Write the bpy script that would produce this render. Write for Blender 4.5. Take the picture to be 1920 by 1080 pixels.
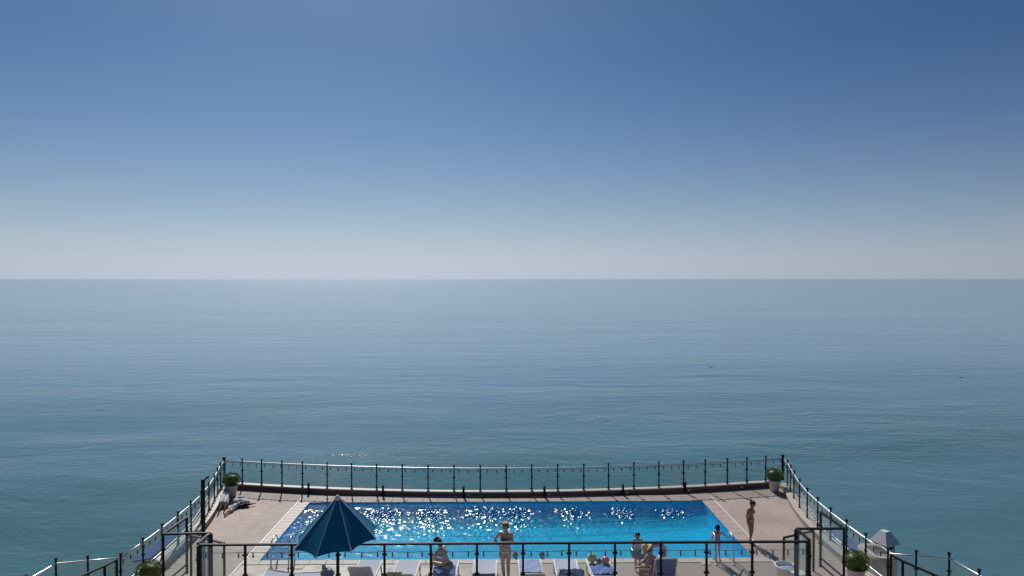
import bpy, bmesh, math, random
import numpy as np
from mathutils import Vector, Matrix

for _o in list(bpy.data.objects):
    bpy.data.objects.remove(_o)
SC = bpy.context.scene
COL = SC.collection
R = math.radians
rnd = random.Random(7)

# ------------------------------------------------------------------ camera, sky, sun, exposure
SEA_Z = -21.4
cam = bpy.data.objects.new('camera', bpy.data.cameras.new('camera'))
COL.objects.link(cam)
cam.location = (0, 0, 8.6)
cam.rotation_euler = (R(90 - 0.76), 0, R(-0.8))
cam.data.sensor_width = 36.0
cam.data.lens = 24.0
cam.data.clip_start = 0.1
cam.data.clip_end = 200000
SC.camera = cam

SUN_EL, SUN_AZ = 42.0, -14.5            # azimuth measured from +Y towards +X
w = bpy.data.worlds.new('World')
SC.world = w
w.use_nodes = True
nt = w.node_tree
nt.nodes.clear()
wo = nt.nodes.new('ShaderNodeOutputWorld')
bg = nt.nodes.new('ShaderNodeBackground')
sky = nt.nodes.new('ShaderNodeTexSky')
sky.sky_type = 'NISHITA'
sky.sun_disc = False
sky.sun_elevation = R(SUN_EL)
sky.sun_rotation = R(SUN_AZ)
sky.altitude = 0
sky.air_density = 1.0
sky.dust_density = 0.4
sky.ozone_density = 2.5
bg.inputs['Strength'].default_value = 0.07


def wn(t, **k):
    n = nt.nodes.new(t)
    for a_, v_ in k.items():
        setattr(n, a_, v_)
    return n


# contrast of the photograph's processing (gamma) plus the pale sea haze that lies on the horizon all round
gam = wn('ShaderNodeGamma')
gam.inputs[1].default_value = 1.4145
nt.links.new(sky.outputs[0], gam.inputs[0])
mul = wn('ShaderNodeVectorMath', operation='MULTIPLY')
mul.inputs[1].default_value = (0.2814, 0.3402, 0.2811)
nt.links.new(gam.outputs[0], mul.inputs[0])
bw = wn('ShaderNodeRGBToBW')
nt.links.new(sky.outputs[0], bw.inputs[0])
hz = wn('ShaderNodeVectorMath', operation='SCALE')
bp_ = wn('ShaderNodeMath', operation='POWER')
bp_.inputs[1].default_value = 0.738
nt.links.new(bw.outputs[0], bp_.inputs[0])
nt.links.new(bp_.outputs[0], hz.inputs['Scale'])
tc = wn('ShaderNodeTexCoord')
sx = wn('ShaderNodeSeparateXYZ')
nt.links.new(tc.outputs['Generated'], sx.inputs[0])
ab = wn('ShaderNodeMath', operation='ABSOLUTE')
nt.links.new(sx.outputs['Z'], ab.inputs[0])
m1 = wn('ShaderNodeMath', operation='MULTIPLY')
m1.inputs[1].default_value = 5.5255
nt.links.new(ab.outputs[0], m1.inputs[0])
m2 = wn('ShaderNodeMath', operation='POWER')
m2.inputs[1].default_value = 0.802
nt.links.new(m1.outputs[0], m2.inputs[0])
m3 = wn('ShaderNodeMath', operation='MULTIPLY')
m3.inputs[1].default_value = -1.0
nt.links.new(m2.outputs[0], m3.inputs[0])
ex = wn('ShaderNodeMath', operation='EXPONENT')
nt.links.new(m3.outputs[0], ex.inputs[0])
zr = wn('ShaderNodeMapRange')
zr.inputs[1].default_value = 0.0
zr.inputs[2].default_value = 0.307
nt.links.new(ab.outputs[0], zr.inputs[0])
ht = wn('ShaderNodeMix', data_type='RGBA')
ht.inputs['A'].default_value = (1.325, 1.500, 1.790, 1)
ht.inputs['B'].default_value = (0.012, 0.034, 1.932, 1)
nt.links.new(zr.outputs[0], ht.inputs['Factor'])
nt.links.new(ht.outputs['Result'], hz.inputs[0])
mx = wn('ShaderNodeMix', data_type='RGBA')
nt.links.new(ex.outputs[0], mx.inputs['Factor'])
nt.links.new(mul.outputs[0], mx.inputs['A'])
nt.links.new(hz.outputs[0], mx.inputs['B'])
nt.links.new(mx.outputs['Result'], bg.inputs['Color'])
nt.links.new(bg.outputs[0], wo.inputs['Surface'])

sl = bpy.data.lights.new('sun', 'SUN')
sl.energy = 4.0
sl.angle = R(0.53)
sl.cycles.use_multiple_importance_sampling = False
sl.color = (1.0, 0.95, 0.88)
sun = bpy.data.objects.new('sun', sl)
COL.objects.link(sun)
_d = Vector((math.sin(R(SUN_AZ)) * math.cos(R(SUN_EL)), math.cos(R(SUN_AZ)) * math.cos(R(SUN_EL)), math.sin(R(SUN_EL))))
sun.rotation_euler = _d.to_track_quat('Z', 'Y').to_euler()
sun.location = _d * 60

SC.view_settings.view_transform = 'Standard'
SC.view_settings.look = 'None'
SC.view_settings.exposure = 0.0
SC.view_settings.gamma = 1.0
SC.view_settings.use_curve_mapping = False
SC.cycles.max_bounces = 10
SC.cycles.transparent_max_bounces = 40
SC.cycles.caustics_reflective = False
SC.cycles.caustics_refractive = True
SC.cycles.sample_clamp_indirect = 4.0
SC.cycles.use_denoising = True

# ------------------------------------------------------------------ materials
def material(name):
    m = bpy.data.materials.new(name)
    m.use_nodes = True
    return m, m.node_tree, m.node_tree.nodes['Principled BSDF']


def link(t, a, b):
    t.links.new(a, b)


def plain(name, col, rough=0.5, metal=0.0, var=0.0, scale=8.0, bump=0.0, bscale=60.0, spec=0.5):
    m, t, p = material(name)
    p.inputs['Base Color'].default_value = (*col, 1)
    p.inputs['Roughness'].default_value = rough
    p.inputs['Metallic'].default_value = metal
    p.inputs['Specular IOR Level'].default_value = spec
    g = t.nodes.new('ShaderNodeNewGeometry')
    if var:
        n = t.nodes.new('ShaderNodeTexNoise')
        n.inputs['Scale'].default_value = scale
        n.inputs['Detail'].default_value = 5
        link(t, g.outputs['Position'], n.inputs['Vector'])
        r = t.nodes.new('ShaderNodeMapRange')
        r.inputs[1].default_value = 0.3
        r.inputs[2].default_value = 0.7
        r.inputs[3].default_value = 1 - var
        r.inputs[4].default_value = 1 + var
        link(t, n.outputs[0], r.inputs[0])
        v = t.nodes.new('ShaderNodeVectorMath')
        v.operation = 'SCALE'
        v.inputs[0].default_value = col
        link(t, r.outputs[0], v.inputs['Scale'])
        link(t, v.outputs[0], p.inputs['Base Color'])
    if bump:
        n2 = t.nodes.new('ShaderNodeTexNoise')
        n2.inputs['Scale'].default_value = bscale
        n2.inputs['Detail'].default_value = 3
        link(t, g.outputs['Position'], n2.inputs['Vector'])
        b = t.nodes.new('ShaderNodeBump')
        b.inputs['Strength'].default_value = bump
        b.inputs['Distance'].default_value = 0.01
        link(t, n2.outputs[0], b.inputs['Height'])
        link(t, b.outputs[0], p.inputs['Normal'])
    return m


def noise(t, vec, scale, detail=3, rough=0.5):
    n = t.nodes.new('ShaderNodeTexNoise')
    n.inputs['Scale'].default_value = scale
    n.inputs['Detail'].default_value = detail
    n.inputs['Roughness'].default_value = rough
    link(t, vec, n.inputs['Vector'])
    return n.outputs[0]


def mapped(t, vec, scale, rotz=0.0, loc=(0, 0, 0)):
    n = t.nodes.new('ShaderNodeMapping')
    n.inputs['Scale'].default_value = scale
    n.inputs['Rotation'].default_value = (0, 0, rotz)
    n.inputs['Location'].default_value = loc
    link(t, vec, n.inputs['Vector'])
    return n.outputs[0]


def mathn(t, op, a, b=None):
    n = t.nodes.new('ShaderNodeMath')
    n.operation = op
    for i, x in enumerate((a, b)):
        if x is None:
            continue
        if isinstance(x, (int, float)):
            n.inputs[i].default_value = x
        else:
            link(t, x, n.inputs[i])
    return n.outputs[0]


def maprange(t, x, a, b, c, d):
    n = t.nodes.new('ShaderNodeMapRange')
    for i, v in enumerate((a, b, c, d)):
        n.inputs[i + 1].default_value = v
    link(t, x, n.inputs[0])
    return n.outputs[0]


def mixc(t, f, a, b):
    n = t.nodes.new('ShaderNodeMix')
    n.data_type = 'RGBA'
    if isinstance(f, (int, float)):
        n.inputs['Factor'].default_value = f
    else:
        link(t, f, n.inputs['Factor'])
    for k, x in (('A', a), ('B', b)):
        if isinstance(x, tuple):
            n.inputs[k].default_value = (*x, 1)
        else:
            link(t, x, n.inputs[k])
    return n.outputs['Result']


def sea_material():
    m, t, p = material('sea_water')
    g = t.nodes.new('ShaderNodeNewGeometry')
    pos = g.outputs['Position']
    # drifting body colour: silty green water, and far blue with reflected haze painted in
    big = noise(t, mapped(t, pos, (0.010, 0.022, 1), 0.06), 1.0, 3, 0.55)
    near = t.nodes.new('ShaderNodeSeparateXYZ')
    link(t, pos, near.inputs[0])
    shoal = maprange(t, near.outputs['Y'], 80.0, 280.0, 1.0, 0.0)      # sandy shallows by the shore
    f = mathn(t, 'MULTIPLY', maprange(t, big, 0.38, 0.62, 0.6, 1.0), shoal)
    col = mixc(t, f, (0.150, 0.280, 0.390), (0.028, 0.112, 0.090))
    link(t, col, p.inputs['Base Color'])
    p.inputs['Roughness'].default_value = 0.14
    p.inputs['IOR'].default_value = 1.53
    # waves: low swell along the shore, short-crested chop at several angles, ripples; slicks calm some of it
    wob = t.nodes.new('ShaderNodeTexNoise')
    wob.inputs['Scale'].default_value = 0.035
    link(t, pos, wob.inputs['Vector'])
    wv = t.nodes.new('ShaderNodeVectorMath')
    wv.operation = 'MULTIPLY_ADD'
    link(t, wob.outputs['Color'], wv.inputs[0])
    wv.inputs[1].default_value = (16, 16, 0)
    link(t, pos, wv.inputs[2])
    wp = wv.outputs[0]
    swell = noise(t, mapped(t, wp, (0.022, 0.075, 1), 0.10), 1.0, 2, 0.5)
    swell2 = noise(t, mapped(t, wp, (0.11, 0.25, 1), -0.16, (31, 7, 0)), 1.0, 3, 0.55)
    chop = noise(t, mapped(t, wp, (0.50, 0.85, 1), 0.35, (3, 5, 0)), 1.0, 3, 0.55)
    chop2 = noise(t, mapped(t, wp, (0.62, 1.05, 1), -0.40, (13, 25, 0)), 1.0, 2, 0.5)
    rip = noise(t, mapped(t, pos, (2.0, 3.0, 1), -0.2), 1.0, 2, 0.5)
    slick = maprange(t, noise(t, mapped(t, wp, (0.005, 0.020, 1), 0.06, (9, 2, 0)), 1.0, 4, 0.6), 0.35, 0.65, 0.30, 1.0)
    h = mathn(t, 'MULTIPLY', swell, 0.30)
    h = mathn(t, 'ADD', h, mathn(t, 'MULTIPLY', mathn(t, 'MULTIPLY', swell2, slick), 0.22))
    h2 = mathn(t, 'ADD', mathn(t, 'MULTIPLY', chop, 0.096), mathn(t, 'MULTIPLY', rip, 0.012))
    h2 = mathn(t, 'ADD', h2, mathn(t, 'MULTIPLY', chop2, 0.058))
    h = mathn(t, 'ADD', h, mathn(t, 'MULTIPLY', h2, slick))
    b = t.nodes.new('ShaderNodeBump')
    b.inputs['Strength'].default_value = 1.0
    b.inputs['Distance'].default_value = 1.0
    link(t, h, b.inputs['Height'])
    link(t, b.outputs[0], p.inputs['Normal'])
    return m


def paving_material(name, c1, c2, joint, sx_, sy_, rough=0.55, wet=0.0):
    """small stone tiles: joints by coordinate, blotches, a little dirt"""
    m, t, p = material(name)
    g = t.nodes.new('ShaderNodeNewGeometry')
    pos = g.outputs['Position']
    br = t.nodes.new('ShaderNodeTexBrick')
    br.offset = 0.5
    br.inputs['Scale'].default_value = 1.0
    br.inputs['Brick Width'].default_value = sx_
    br.inputs['Row Height'].default_value = sy_
    br.inputs['Mortar Size'].default_value = 0.006
    br.inputs['Color1'].default_value = (*c1, 1)
    br.inputs['Color2'].default_value = (*c2, 1)
    br.inputs['Mortar'].default_value = (*joint, 1)
    link(t, pos, br.inputs['Vector'])
    bl = noise(t, pos, 0.55, 6, 0.6)
    st = noise(t, pos, 3.5, 5, 0.65)
    k = mathn(t, 'MULTIPLY', maprange(t, bl, 0.3, 0.7, 0.82, 1.12), maprange(t, st, 0.3, 0.7, 0.92, 1.06))
    v = t.nodes.new('ShaderNodeVectorMath')
    v.operation = 'SCALE'
    link(t, br.outputs['Color'], v.inputs[0])
    link(t, k, v.inputs['Scale'])
    link(t, v.outputs[0], p.inputs['Base Color'])
    link(t, maprange(t, st, 0.3, 0.7, rough - 0.08, rough + 0.12), p.inputs['Roughness'])
    b = t.nodes.new('ShaderNodeBump')
    b.inputs['Strength'].default_value = 0.35
    b.inputs['Distance'].default_value = 0.004
    link(t, noise(t, pos, 45, 4), b.inputs['Height'])
    link(t, b.outputs[0], p.inputs['Normal'])
    return m


def stained_material(name, c1, c2, rust):
    """the trodden strip of deck by the pool: damp patches and rust streaks"""
    m, t, p = material(name)
    g = t.nodes.new('ShaderNodeNewGeometry')
    pos = g.outputs['Position']
    a = noise(t, pos, 1.6, 6, 0.65)
    b_ = noise(t, mapped(t, pos, (1, 3, 1)), 2.3, 5, 0.7)
    col = mixc(t, maprange(t, a, 0.35, 0.65, 0, 1), c1, c2)
    col = mixc(t, maprange(t, b_, 0.56, 0.75, 0, 0.75), col, rust)
    link(t, col, p.inputs['Base Color'])
    link(t, maprange(t, a, 0.35, 0.65, 0.35, 0.65), p.inputs['Roughness'])
    return m


def glass_material(name, tint, refl=1.0):
    m = bpy.data.materials.new(name)
    m.use_nodes = True
    t = m.node_tree
    t.nodes.clear()
    o = t.nodes.new('ShaderNodeOutputMaterial')
    tr = t.nodes.new('ShaderNodeBsdfTransparent')
    tr.inputs['Color'].default_value = (*tint, 1)
    gl = t.nodes.new('ShaderNodeBsdfGlossy')
    gl.inputs['Roughness'].default_value = 0.03
    fr = t.nodes.new('ShaderNodeFresnel')
    fr.inputs['IOR'].default_value = 1.45
    g = t.nodes.new('ShaderNodeNewGeometry')
    f = mathn(t, 'MULTIPLY', mathn(t, 'MULTIPLY', fr.outputs[0], refl), mathn(t, 'SUBTRACT', 1.0, g.outputs['Backfacing']))
    mx_ = t.nodes.new('ShaderNodeMixShader')
    link(t, f, mx_.inputs[0])
    link(t, tr.outputs[0], mx_.inputs[1])
    link(t, gl.outputs[0], mx_.inputs[2])
    df = t.nodes.new('ShaderNodeBsdfDiffuse')
    df.inputs['Color'].default_value = (0.75, 0.78, 0.76, 1)
    fl = t.nodes.new('ShaderNodeMixShader')          # thin film of salt and dust
    fl.inputs[0].default_value = 0.065
    link(t, mx_.outputs[0], fl.inputs[1])
    link(t, df.outputs[0], fl.inputs[2])
    link(t, fl.outputs[0], o.inputs['Surface'])
    return m


def pool_water_material():
    m = bpy.data.materials.new('pool_water')
    m.use_nodes = True
    t = m.node_tree
    t.nodes.clear()
    o = t.nodes.new('ShaderNodeOutputMaterial')
    g = t.nodes.new('ShaderNodeNewGeometry')
    b = t.nodes.new('ShaderNodeBump')
    b.inputs['Strength'].default_value = 0.55
    b.inputs['Distance'].default_value = 0.012
    link(t, noise(t, mapped(t, g.outputs['Position'], (1, 1.3, 1), 0.3), 9.0, 2), b.inputs['Height'])
    tr = t.nodes.new('ShaderNodeBsdfTransparent')
    tr.inputs['Color'].default_value = (0.66, 0.93, 0.985, 1)
    rf = t.nodes.new('ShaderNodeBsdfRefraction')
    rf.inputs['IOR'].default_value = 1.333
    rf.inputs['Roughness'].default_value = 0.0
    rf.inputs['Color'].default_value = (0.66, 0.93, 0.985, 1)
    link(t, b.outputs[0], rf.inputs['Normal'])
    body = t.nodes.new('ShaderNodeMixShader')
    body.inputs[0].default_value = 0.45
    link(t, tr.outputs[0], body.inputs[1])
    link(t, rf.outputs[0], body.inputs[2])
    gl = t.nodes.new('ShaderNodeBsdfGlossy')
    gl.inputs['Roughness'].default_value = 0.17
    link(t, b.outputs[0], gl.inputs['Normal'])
    fr = t.nodes.new('ShaderNodeFresnel')
    fr.inputs['IOR'].default_value = 1.333
    link(t, b.outputs[0], fr.inputs['Normal'])
    mx_ = t.nodes.new('ShaderNodeMixShader')
    link(t, mathn(t, 'MULTIPLY', fr.outputs[0], mathn(t, 'SUBTRACT', 1.0, g.outputs['Backfacing'])), mx_.inputs[0])
    link(t, body.outputs[0], mx_.inputs[1])
    link(t, gl.outputs[0], mx_.inputs[2])
    link(t, mx_.outputs[0], o.inputs['Surface'])
    return m


def pool_tile_material():
    m, t, p = material('pool_tile')
    g = t.nodes.new('ShaderNodeNewGeometry')
    pos = g.outputs['Position']
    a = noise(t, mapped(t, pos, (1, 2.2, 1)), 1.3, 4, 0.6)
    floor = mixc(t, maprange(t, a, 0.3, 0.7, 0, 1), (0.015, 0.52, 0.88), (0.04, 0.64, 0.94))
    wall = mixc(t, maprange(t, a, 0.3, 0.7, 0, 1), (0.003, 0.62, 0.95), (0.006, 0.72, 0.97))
    # wall tile blue, also painted over the far floor for shade and deeper water
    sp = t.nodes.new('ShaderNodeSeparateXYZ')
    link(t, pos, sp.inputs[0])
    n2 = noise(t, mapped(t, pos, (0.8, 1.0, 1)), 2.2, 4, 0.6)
    f1 = maprange(t, mathn(t, 'ADD', sp.outputs['Y'], mathn(t, 'MULTIPLY', mathn(t, 'SUBTRACT', n2, 0.5), 1.1)), 24.25, 25.1, 0, 1)  # wavy colour edge stands in for refraction by the ripples
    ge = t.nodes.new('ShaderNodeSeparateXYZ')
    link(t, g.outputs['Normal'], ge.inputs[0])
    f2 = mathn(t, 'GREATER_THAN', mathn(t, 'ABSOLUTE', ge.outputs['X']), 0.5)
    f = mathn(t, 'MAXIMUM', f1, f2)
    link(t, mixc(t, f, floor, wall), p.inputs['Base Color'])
    p.inputs['Roughness'].default_value = 0.8
    p.inputs['Specular IOR Level'].default_value = 0.0
    return m


M = {}
M['sea'] = sea_material()
M['deck'] = paving_material('deck_paving', (0.375, 0.298, 0.270), (0.395, 0.314, 0.286), (0.31, 0.25, 0.23), 0.30, 0.30, 0.66)
M['deck'].node_tree.nodes['Principled BSDF'].inputs['Specular IOR Level'].default_value = 0.36
M['strip'] = stained_material('worn_paving', (0.36, 0.285, 0.262), (0.27, 0.222, 0.21), (0.34, 0.20, 0.15))
M['coping_pale'] = plain('coping_stone_pale', (0.47, 0.42, 0.375), 0.6, var=0.06, scale=3, bump=0.2)
M['coping_pink'] = plain('coping_stone_pink', (0.39, 0.295, 0.28), 0.65, var=0.08, scale=3, bump=0.2)
M['white_line'] = plain('white_grating', (0.80, 0.79, 0.76), 0.4, var=0.05)
M['kerb_face'] = plain('kerb_cladding', (0.145, 0.082, 0.070), 0.6, var=0.15, scale=5, bump=0.2)
M['kerb_top'] = plain('kerb_capstone', (0.47, 0.42, 0.37), 0.5, var=0.08, scale=4, bump=0.2)
M['kerb_side'] = plain('kerb_side_stone', (0.30, 0.25, 0.225), 0.6, var=0.12, scale=4, bump=0.2)
M['concrete'] = plain('concrete', (0.36, 0.35, 0.33), 0.8, var=0.12, scale=2, bump=0.3)
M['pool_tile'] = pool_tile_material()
M['pool_water'] = pool_water_material()
M['glass'] = glass_material('fence_glass', (0.945, 0.97, 0.96))
M['bulb_glass'] = plain('bulb_glass', (0.05, 0.06, 0.07), 0.08)
M['black'] = plain('black_powder_coat', (0.006, 0.009, 0.013), 0.5, spec=0.2)
M['steel'] = plain('brushed_steel', (0.58, 0.59, 0.62), 0.38, 1.0)
M['galv'] = plain('galvanised_sheet', (0.62, 0.64, 0.68), 0.5, 0.25, var=0.08, scale=6)
M['darkvoid'] = plain('dark_opening', (0.03, 0.03, 0.035), 0.9)
M['white_plastic'] = plain('white_plastic', (0.80, 0.80, 0.79), 0.4)
M['sling'] = plain('lavender_sling', (0.47, 0.48, 0.64), 0.75, var=0.06, scale=20)
M['sling_blue'] = plain('deep_blue_sling', (0.035, 0.085, 0.33), 0.7, var=0.08, scale=20)
M['pot'] = plain('white_pot', (0.66, 0.65, 0.66), 0.5, var=0.05)
M['soil'] = plain('soil', (0.05, 0.035, 0.025), 0.9)
M['navy_canvas'] = plain('navy_canvas', (0.004, 0.150, 0.290), 0.9, var=0.08, scale=4, bump=0.15, bscale=180, spec=0.15)
M['white_tape'] = plain('white_tape', (0.62, 0.62, 0.66), 0.6)
M['wood'] = plain('pale_wood', (0.50, 0.37, 0.24), 0.55, var=0.15, scale=12)
M['grey_cloth'] = plain('grey_white_cloth', (0.52, 0.51, 0.52), 0.85, var=0.15, scale=10)
M['black_cloth'] = plain('black_cloth', (0.015, 0.015, 0.018), 0.85)
M['blue_roof'] = plain('blue_sheet', (0.03, 0.10, 0.30), 0.9, var=0.1, spec=0.1)


def foliage_material():
    m, t, p = material('box_leaf')
    g = t.nodes.new('ShaderNodeNewGeometry')
    ri = g.outputs['Random Per Island']
    col = mixc(t, ri, (0.06, 0.105, 0.010), (0.21, 0.28, 0.028))
    link(t, col, p.inputs['Base Color'])
    p.inputs['Roughness'].default_value = 0.5
    p.inputs['Subsurface Weight'].default_value = 0.0
    return m


M['leaf'] = foliage_material()


# ------------------------------------------------------------------ mesh helpers
class MB:
    def __init__(self):
        self.v, self.f, self.m = [], [], []

    def add(self, vs, fs, mi=0):
        o = len(self.v)
        self.v += [tuple(x) for x in vs]
        self.f += [tuple(i + o for i in q) for q in fs]
        self.m += [mi] * len(fs)
        return self

    def box(self, c, s, rz=0.0, mi=0, mat=None, taper=1.0):
        x, y, z = s[0] / 2, s[1] / 2, s[2] / 2
        vs = [Vector((sx_ * x * (taper if sz > 0 else 1), sy_ * y * (taper if sz > 0 else 1), sz * z))
              for sz in (-1, 1) for sx_, sy_ in ((-1, -1), (1, -1), (1, 1), (-1, 1))]
        rot = mat if mat is not None else Matrix.Rotation(rz, 3, 'Z')
        vs = [rot @ q + Vector(c) for q in vs]
        return self.add(vs, [(3, 2, 1, 0), (4, 5, 6, 7), (0, 1, 5, 4), (1, 2, 6, 5), (2, 3, 7, 6), (3, 0, 4, 7)], mi)

    def tube(self, pts, r, n=8, mi=0, caps=True):
        pts = [Vector(p) for p in pts]
        rs = r if isinstance(r, (list, tuple)) else [r] * len(pts)
        vs, fs = [], []
        up = Vector((0, 0, 1))
        prev = None
        for i, p in enumerate(pts):
            d = (pts[min(i + 1, len(pts) - 1)] - pts[max(i - 1, 0)]).normalized()
            if prev is None:
                a = d.cross(up)
                if a.length < 0.05:
                    a = d.cross(Vector((0, 1, 0)))
                a.normalize()
            else:
                a = (prev - d * prev.dot(d)).normalized()
            prev = a
            b = d.cross(a)
            for k in range(n):
                an = 2 * math.pi * k / n
                vs.append(p + (a * math.cos(an) + b * math.sin(an)) * rs[i])
        for i in range(len(pts) - 1):
            for k in range(n):
                k2 = (k + 1) % n
                fs.append((i * n + k2, i * n + k, (i + 1) * n + k, (i + 1) * n + k2))
        if caps:
            fs.append(tuple(range(n)))
            fs.append(tuple(reversed(range((len(pts) - 1) * n, len(pts) * n))))
        return self.add(vs, fs, mi)

    def lathe(self, prof, c=(0, 0, 0), n=16, mi=0, caps=True):
        vs, fs = [], []
        for r, z in prof:
            for k in range(n):
                an = 2 * math.pi * k / n
                vs.append((c[0] + r * math.cos(an), c[1] + r * math.sin(an), c[2] + z))
        for i in range(len(prof) - 1):
            for k in range(n):
                k2 = (k + 1) % n
                fs.append((i * n + k, i * n + k2, (i + 1) * n + k2, (i + 1) * n + k))
        if caps:
            fs.append(tuple(reversed(range(n))))
            fs.append(tuple(range((len(prof) - 1) * n, len(prof) * n)))
        return self.add(vs, fs, mi)

    def ball(self, c, r, nu=14, nv=9, mi=0, mat=None):
        c = Vector(c)
        rr = r if isinstance(r, (tuple, list)) else (r, r, r)
        vs, fs = [], []
        rot = mat if mat is not None else Matrix.Identity(3)
        for j in range(1, nv):
            th = math.pi * j / nv
            for k in range(nu):
                ph = 2 * math.pi * k / nu
                vs.append(c + rot @ Vector((rr[0] * math.sin(th) * math.cos(ph), rr[1] * math.sin(th) * math.sin(ph), rr[2] * math.cos(th))))
        top = len(vs)
        vs.append(c + rot @ Vector((0, 0, rr[2])))
        vs.append(c + rot @ Vector((0, 0, -rr[2])))
        for j in range(nv - 2):
            for k in range(nu):
                k2 = (k + 1) % nu
                fs.append((j * nu + k, (j + 1) * nu + k, (j + 1) * nu + k2, j * nu + k2))
        for k in range(nu):
            k2 = (k + 1) % nu
            fs.append((top, k, k2))
            fs.append((top + 1, (nv - 2) * nu + k2, (nv - 2) * nu + k))
        return self.add(vs, fs, mi)

    def loft(self, rings, mi=0, caps=True):
        n = len(rings[0])
        vs = [p for r_ in rings for p in r_]
        fs = []
        for i in range(len(rings) - 1):
            for k in range(n):
                k2 = (k + 1) % n
                fs.append((i * n + k, i * n + k2, (i + 1) * n + k2, (i + 1) * n + k))
        if caps:
            fs.append(tuple(reversed(range(n))))
            fs.append(tuple(range((len(rings) - 1) * n, len(rings) * n)))
        return self.add(vs, fs, mi)

    def mesh(self, name, mats, smooth=False):
        me = bpy.data.meshes.new(name)
        me.from_pydata(self.v, [], self.f)
        for m in (mats if isinstance(mats, (list, tuple)) else [mats]):
            me.materials.append(m)
        if any(self.m):
            me.polygons.foreach_set('material_index', self.m)
        if smooth:
            me.polygons.foreach_set('use_smooth', [True] * len(me.polygons))
        me.update()
        return me

    def build(self, name, mats, parent=None, smooth=False):
        return obj(name, self.mesh(name, mats, smooth), parent)


def inv_of(p):
    return (Matrix.LocRotScale(p.location, p.rotation_euler, p.scale)).inverted()


def obj(name, me, parent=None, loc=(0, 0, 0), rz=0.0, local=False):
    """mesh object; with a parent, loc is in world space unless local"""
    o = bpy.data.objects.new(name, me)
    COL.objects.link(o)
    o.location = loc
    o.rotation_euler = (0, 0, rz)
    if parent is not None:
        o.parent = parent
        if not local:
            par = parent
            inv = Matrix.Identity(4)
            chain = []
            while par is not None:
                chain.append(par)
                par = par.parent
            mw = Matrix.Identity(4)
            for q in reversed(chain):
                mw = mw @ q.matrix_parent_inverse @ Matrix.LocRotScale(q.location, q.rotation_euler, q.scale)
            o.matrix_parent_inverse = mw.inverted()
    return o


def tag(o, label=None, cat=None, group=None, kind=None):
    if label:
        o['label'] = label
    if cat:
        o['category'] = cat
    if group:
        o['group'] = group
    if kind:
        o['kind'] = kind
    return o


def thing(name, loc, label, cat, group=None, rz=0.0):
    o = bpy.data.objects.new(name, None)
    COL.objects.link(o)
    o.location = loc
    o.rotation_euler = (0, 0, rz)
    return tag(o, label, cat, group)


def copy_tree(o, parent=None):
    c = o.copy()
    COL.objects.link(c)
    if parent is not None:
        c.parent = parent
    for ch in [x for x in bpy.data.objects if x.parent == o]:
        copy_tree(ch, c)
    return c


AX = 0.13                                # axis of symmetry of the terrace (x)


def far_y(x):
    return 26.90 + 0.0098 * (x - AX) ** 2


# side line (right side; mirrored for the left), offsets from the axis
SIDE = [(11.58, 28.21), (11.44, 27.45), (11.24, 26.68), (11.02, 25.86), (10.77, 24.79), (10.58, 23.74), (10.47, 22.71),
        (10.40, 21.66), (10.36, 20.57), (10.36, 19.47), (10.38, 18.37)]


def side_x(y):
    p = SIDE
    if y <= p[-1][1]:
        return p[-1][0]
    for a, b in zip(p, p[1:]):
        if b[1] <= y <= a[1]:
            k = (y - b[1]) / (a[1] - b[1])
            return b[0] + (a[0] - b[0]) * k
    return p[0][0]


# ------------------------------------------------------------------ sea
S = 70000.0
mb = MB()
mb.add([(-S, -900, SEA_Z), (S, -900, SEA_Z), (S, S, SEA_Z), (-S, S, SEA_Z)], [(0, 1, 2, 3)])
tag(mb.build('sea', M['sea']), kind='structure')

# ------------------------------------------------------------------ pool deck (with the pool's opening) and its base
PX0, PX1, PY0, PY1 = -7.42, 7.74, 20.80, 26.22
outline = []
ys = [28.05 - i * 0.55 for i in range(18)]
left = [(AX - side_x(y) - 0.10, y) for y in ys if y > 18.3]
right = [(AX + side_x(y) + 0.10, y) for y in ys if y > 18.3]
farl = [(x, far_y(x) + 0.12) for x in np.linspace(AX - 11.55, AX + 11.55, 25)]
outline = [(AX - 12.2, 14.0), (AX - 12.2, 18.3)] + left[::-1] + farl + right + [(AX + 12.2, 18.3), (AX + 12.2, 14.0)]
bm = bmesh.new()


def loop_edges(pts, z):
    vs = [bm.verts.new((x, y, z)) for x, y in pts]
    return [bm.edges.new((vs[i], vs[(i + 1) % len(vs)])) for i in range(len(vs))]


e = loop_edges(outline, 0.0) + loop_edges([(PX0, PY0), (PX1, PY0), (PX1, PY1), (PX0, PY1)], 0.0)
bmesh.ops.triangle_fill(bm, use_beauty=True, use_dissolve=False, edges=e)
bmesh.ops.recalc_face_normals(bm, faces=bm.faces)
if bm.faces[:][0].normal.z < 0:
    bmesh.ops.reverse_faces(bm, faces=bm.faces)
me = bpy.data.meshes.new('pool_deck')
bm.to_mesh(me)
bm.free()
me.materials.append(M['deck'])
deck = tag(obj('pool_deck', me), kind='structure')

# worn strip between pool and loungers: a sheet 4 mm above the paving
mb = MB()
mb.add([(-7.86, 18.0, 0.004), (8.22, 18.0, 0.004), (8.22, 20.49, 0.004), (-7.86, 20.49, 0.004)], [(0, 1, 2, 3)])
mb.build('worn_strip', M['strip'], deck)

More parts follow.
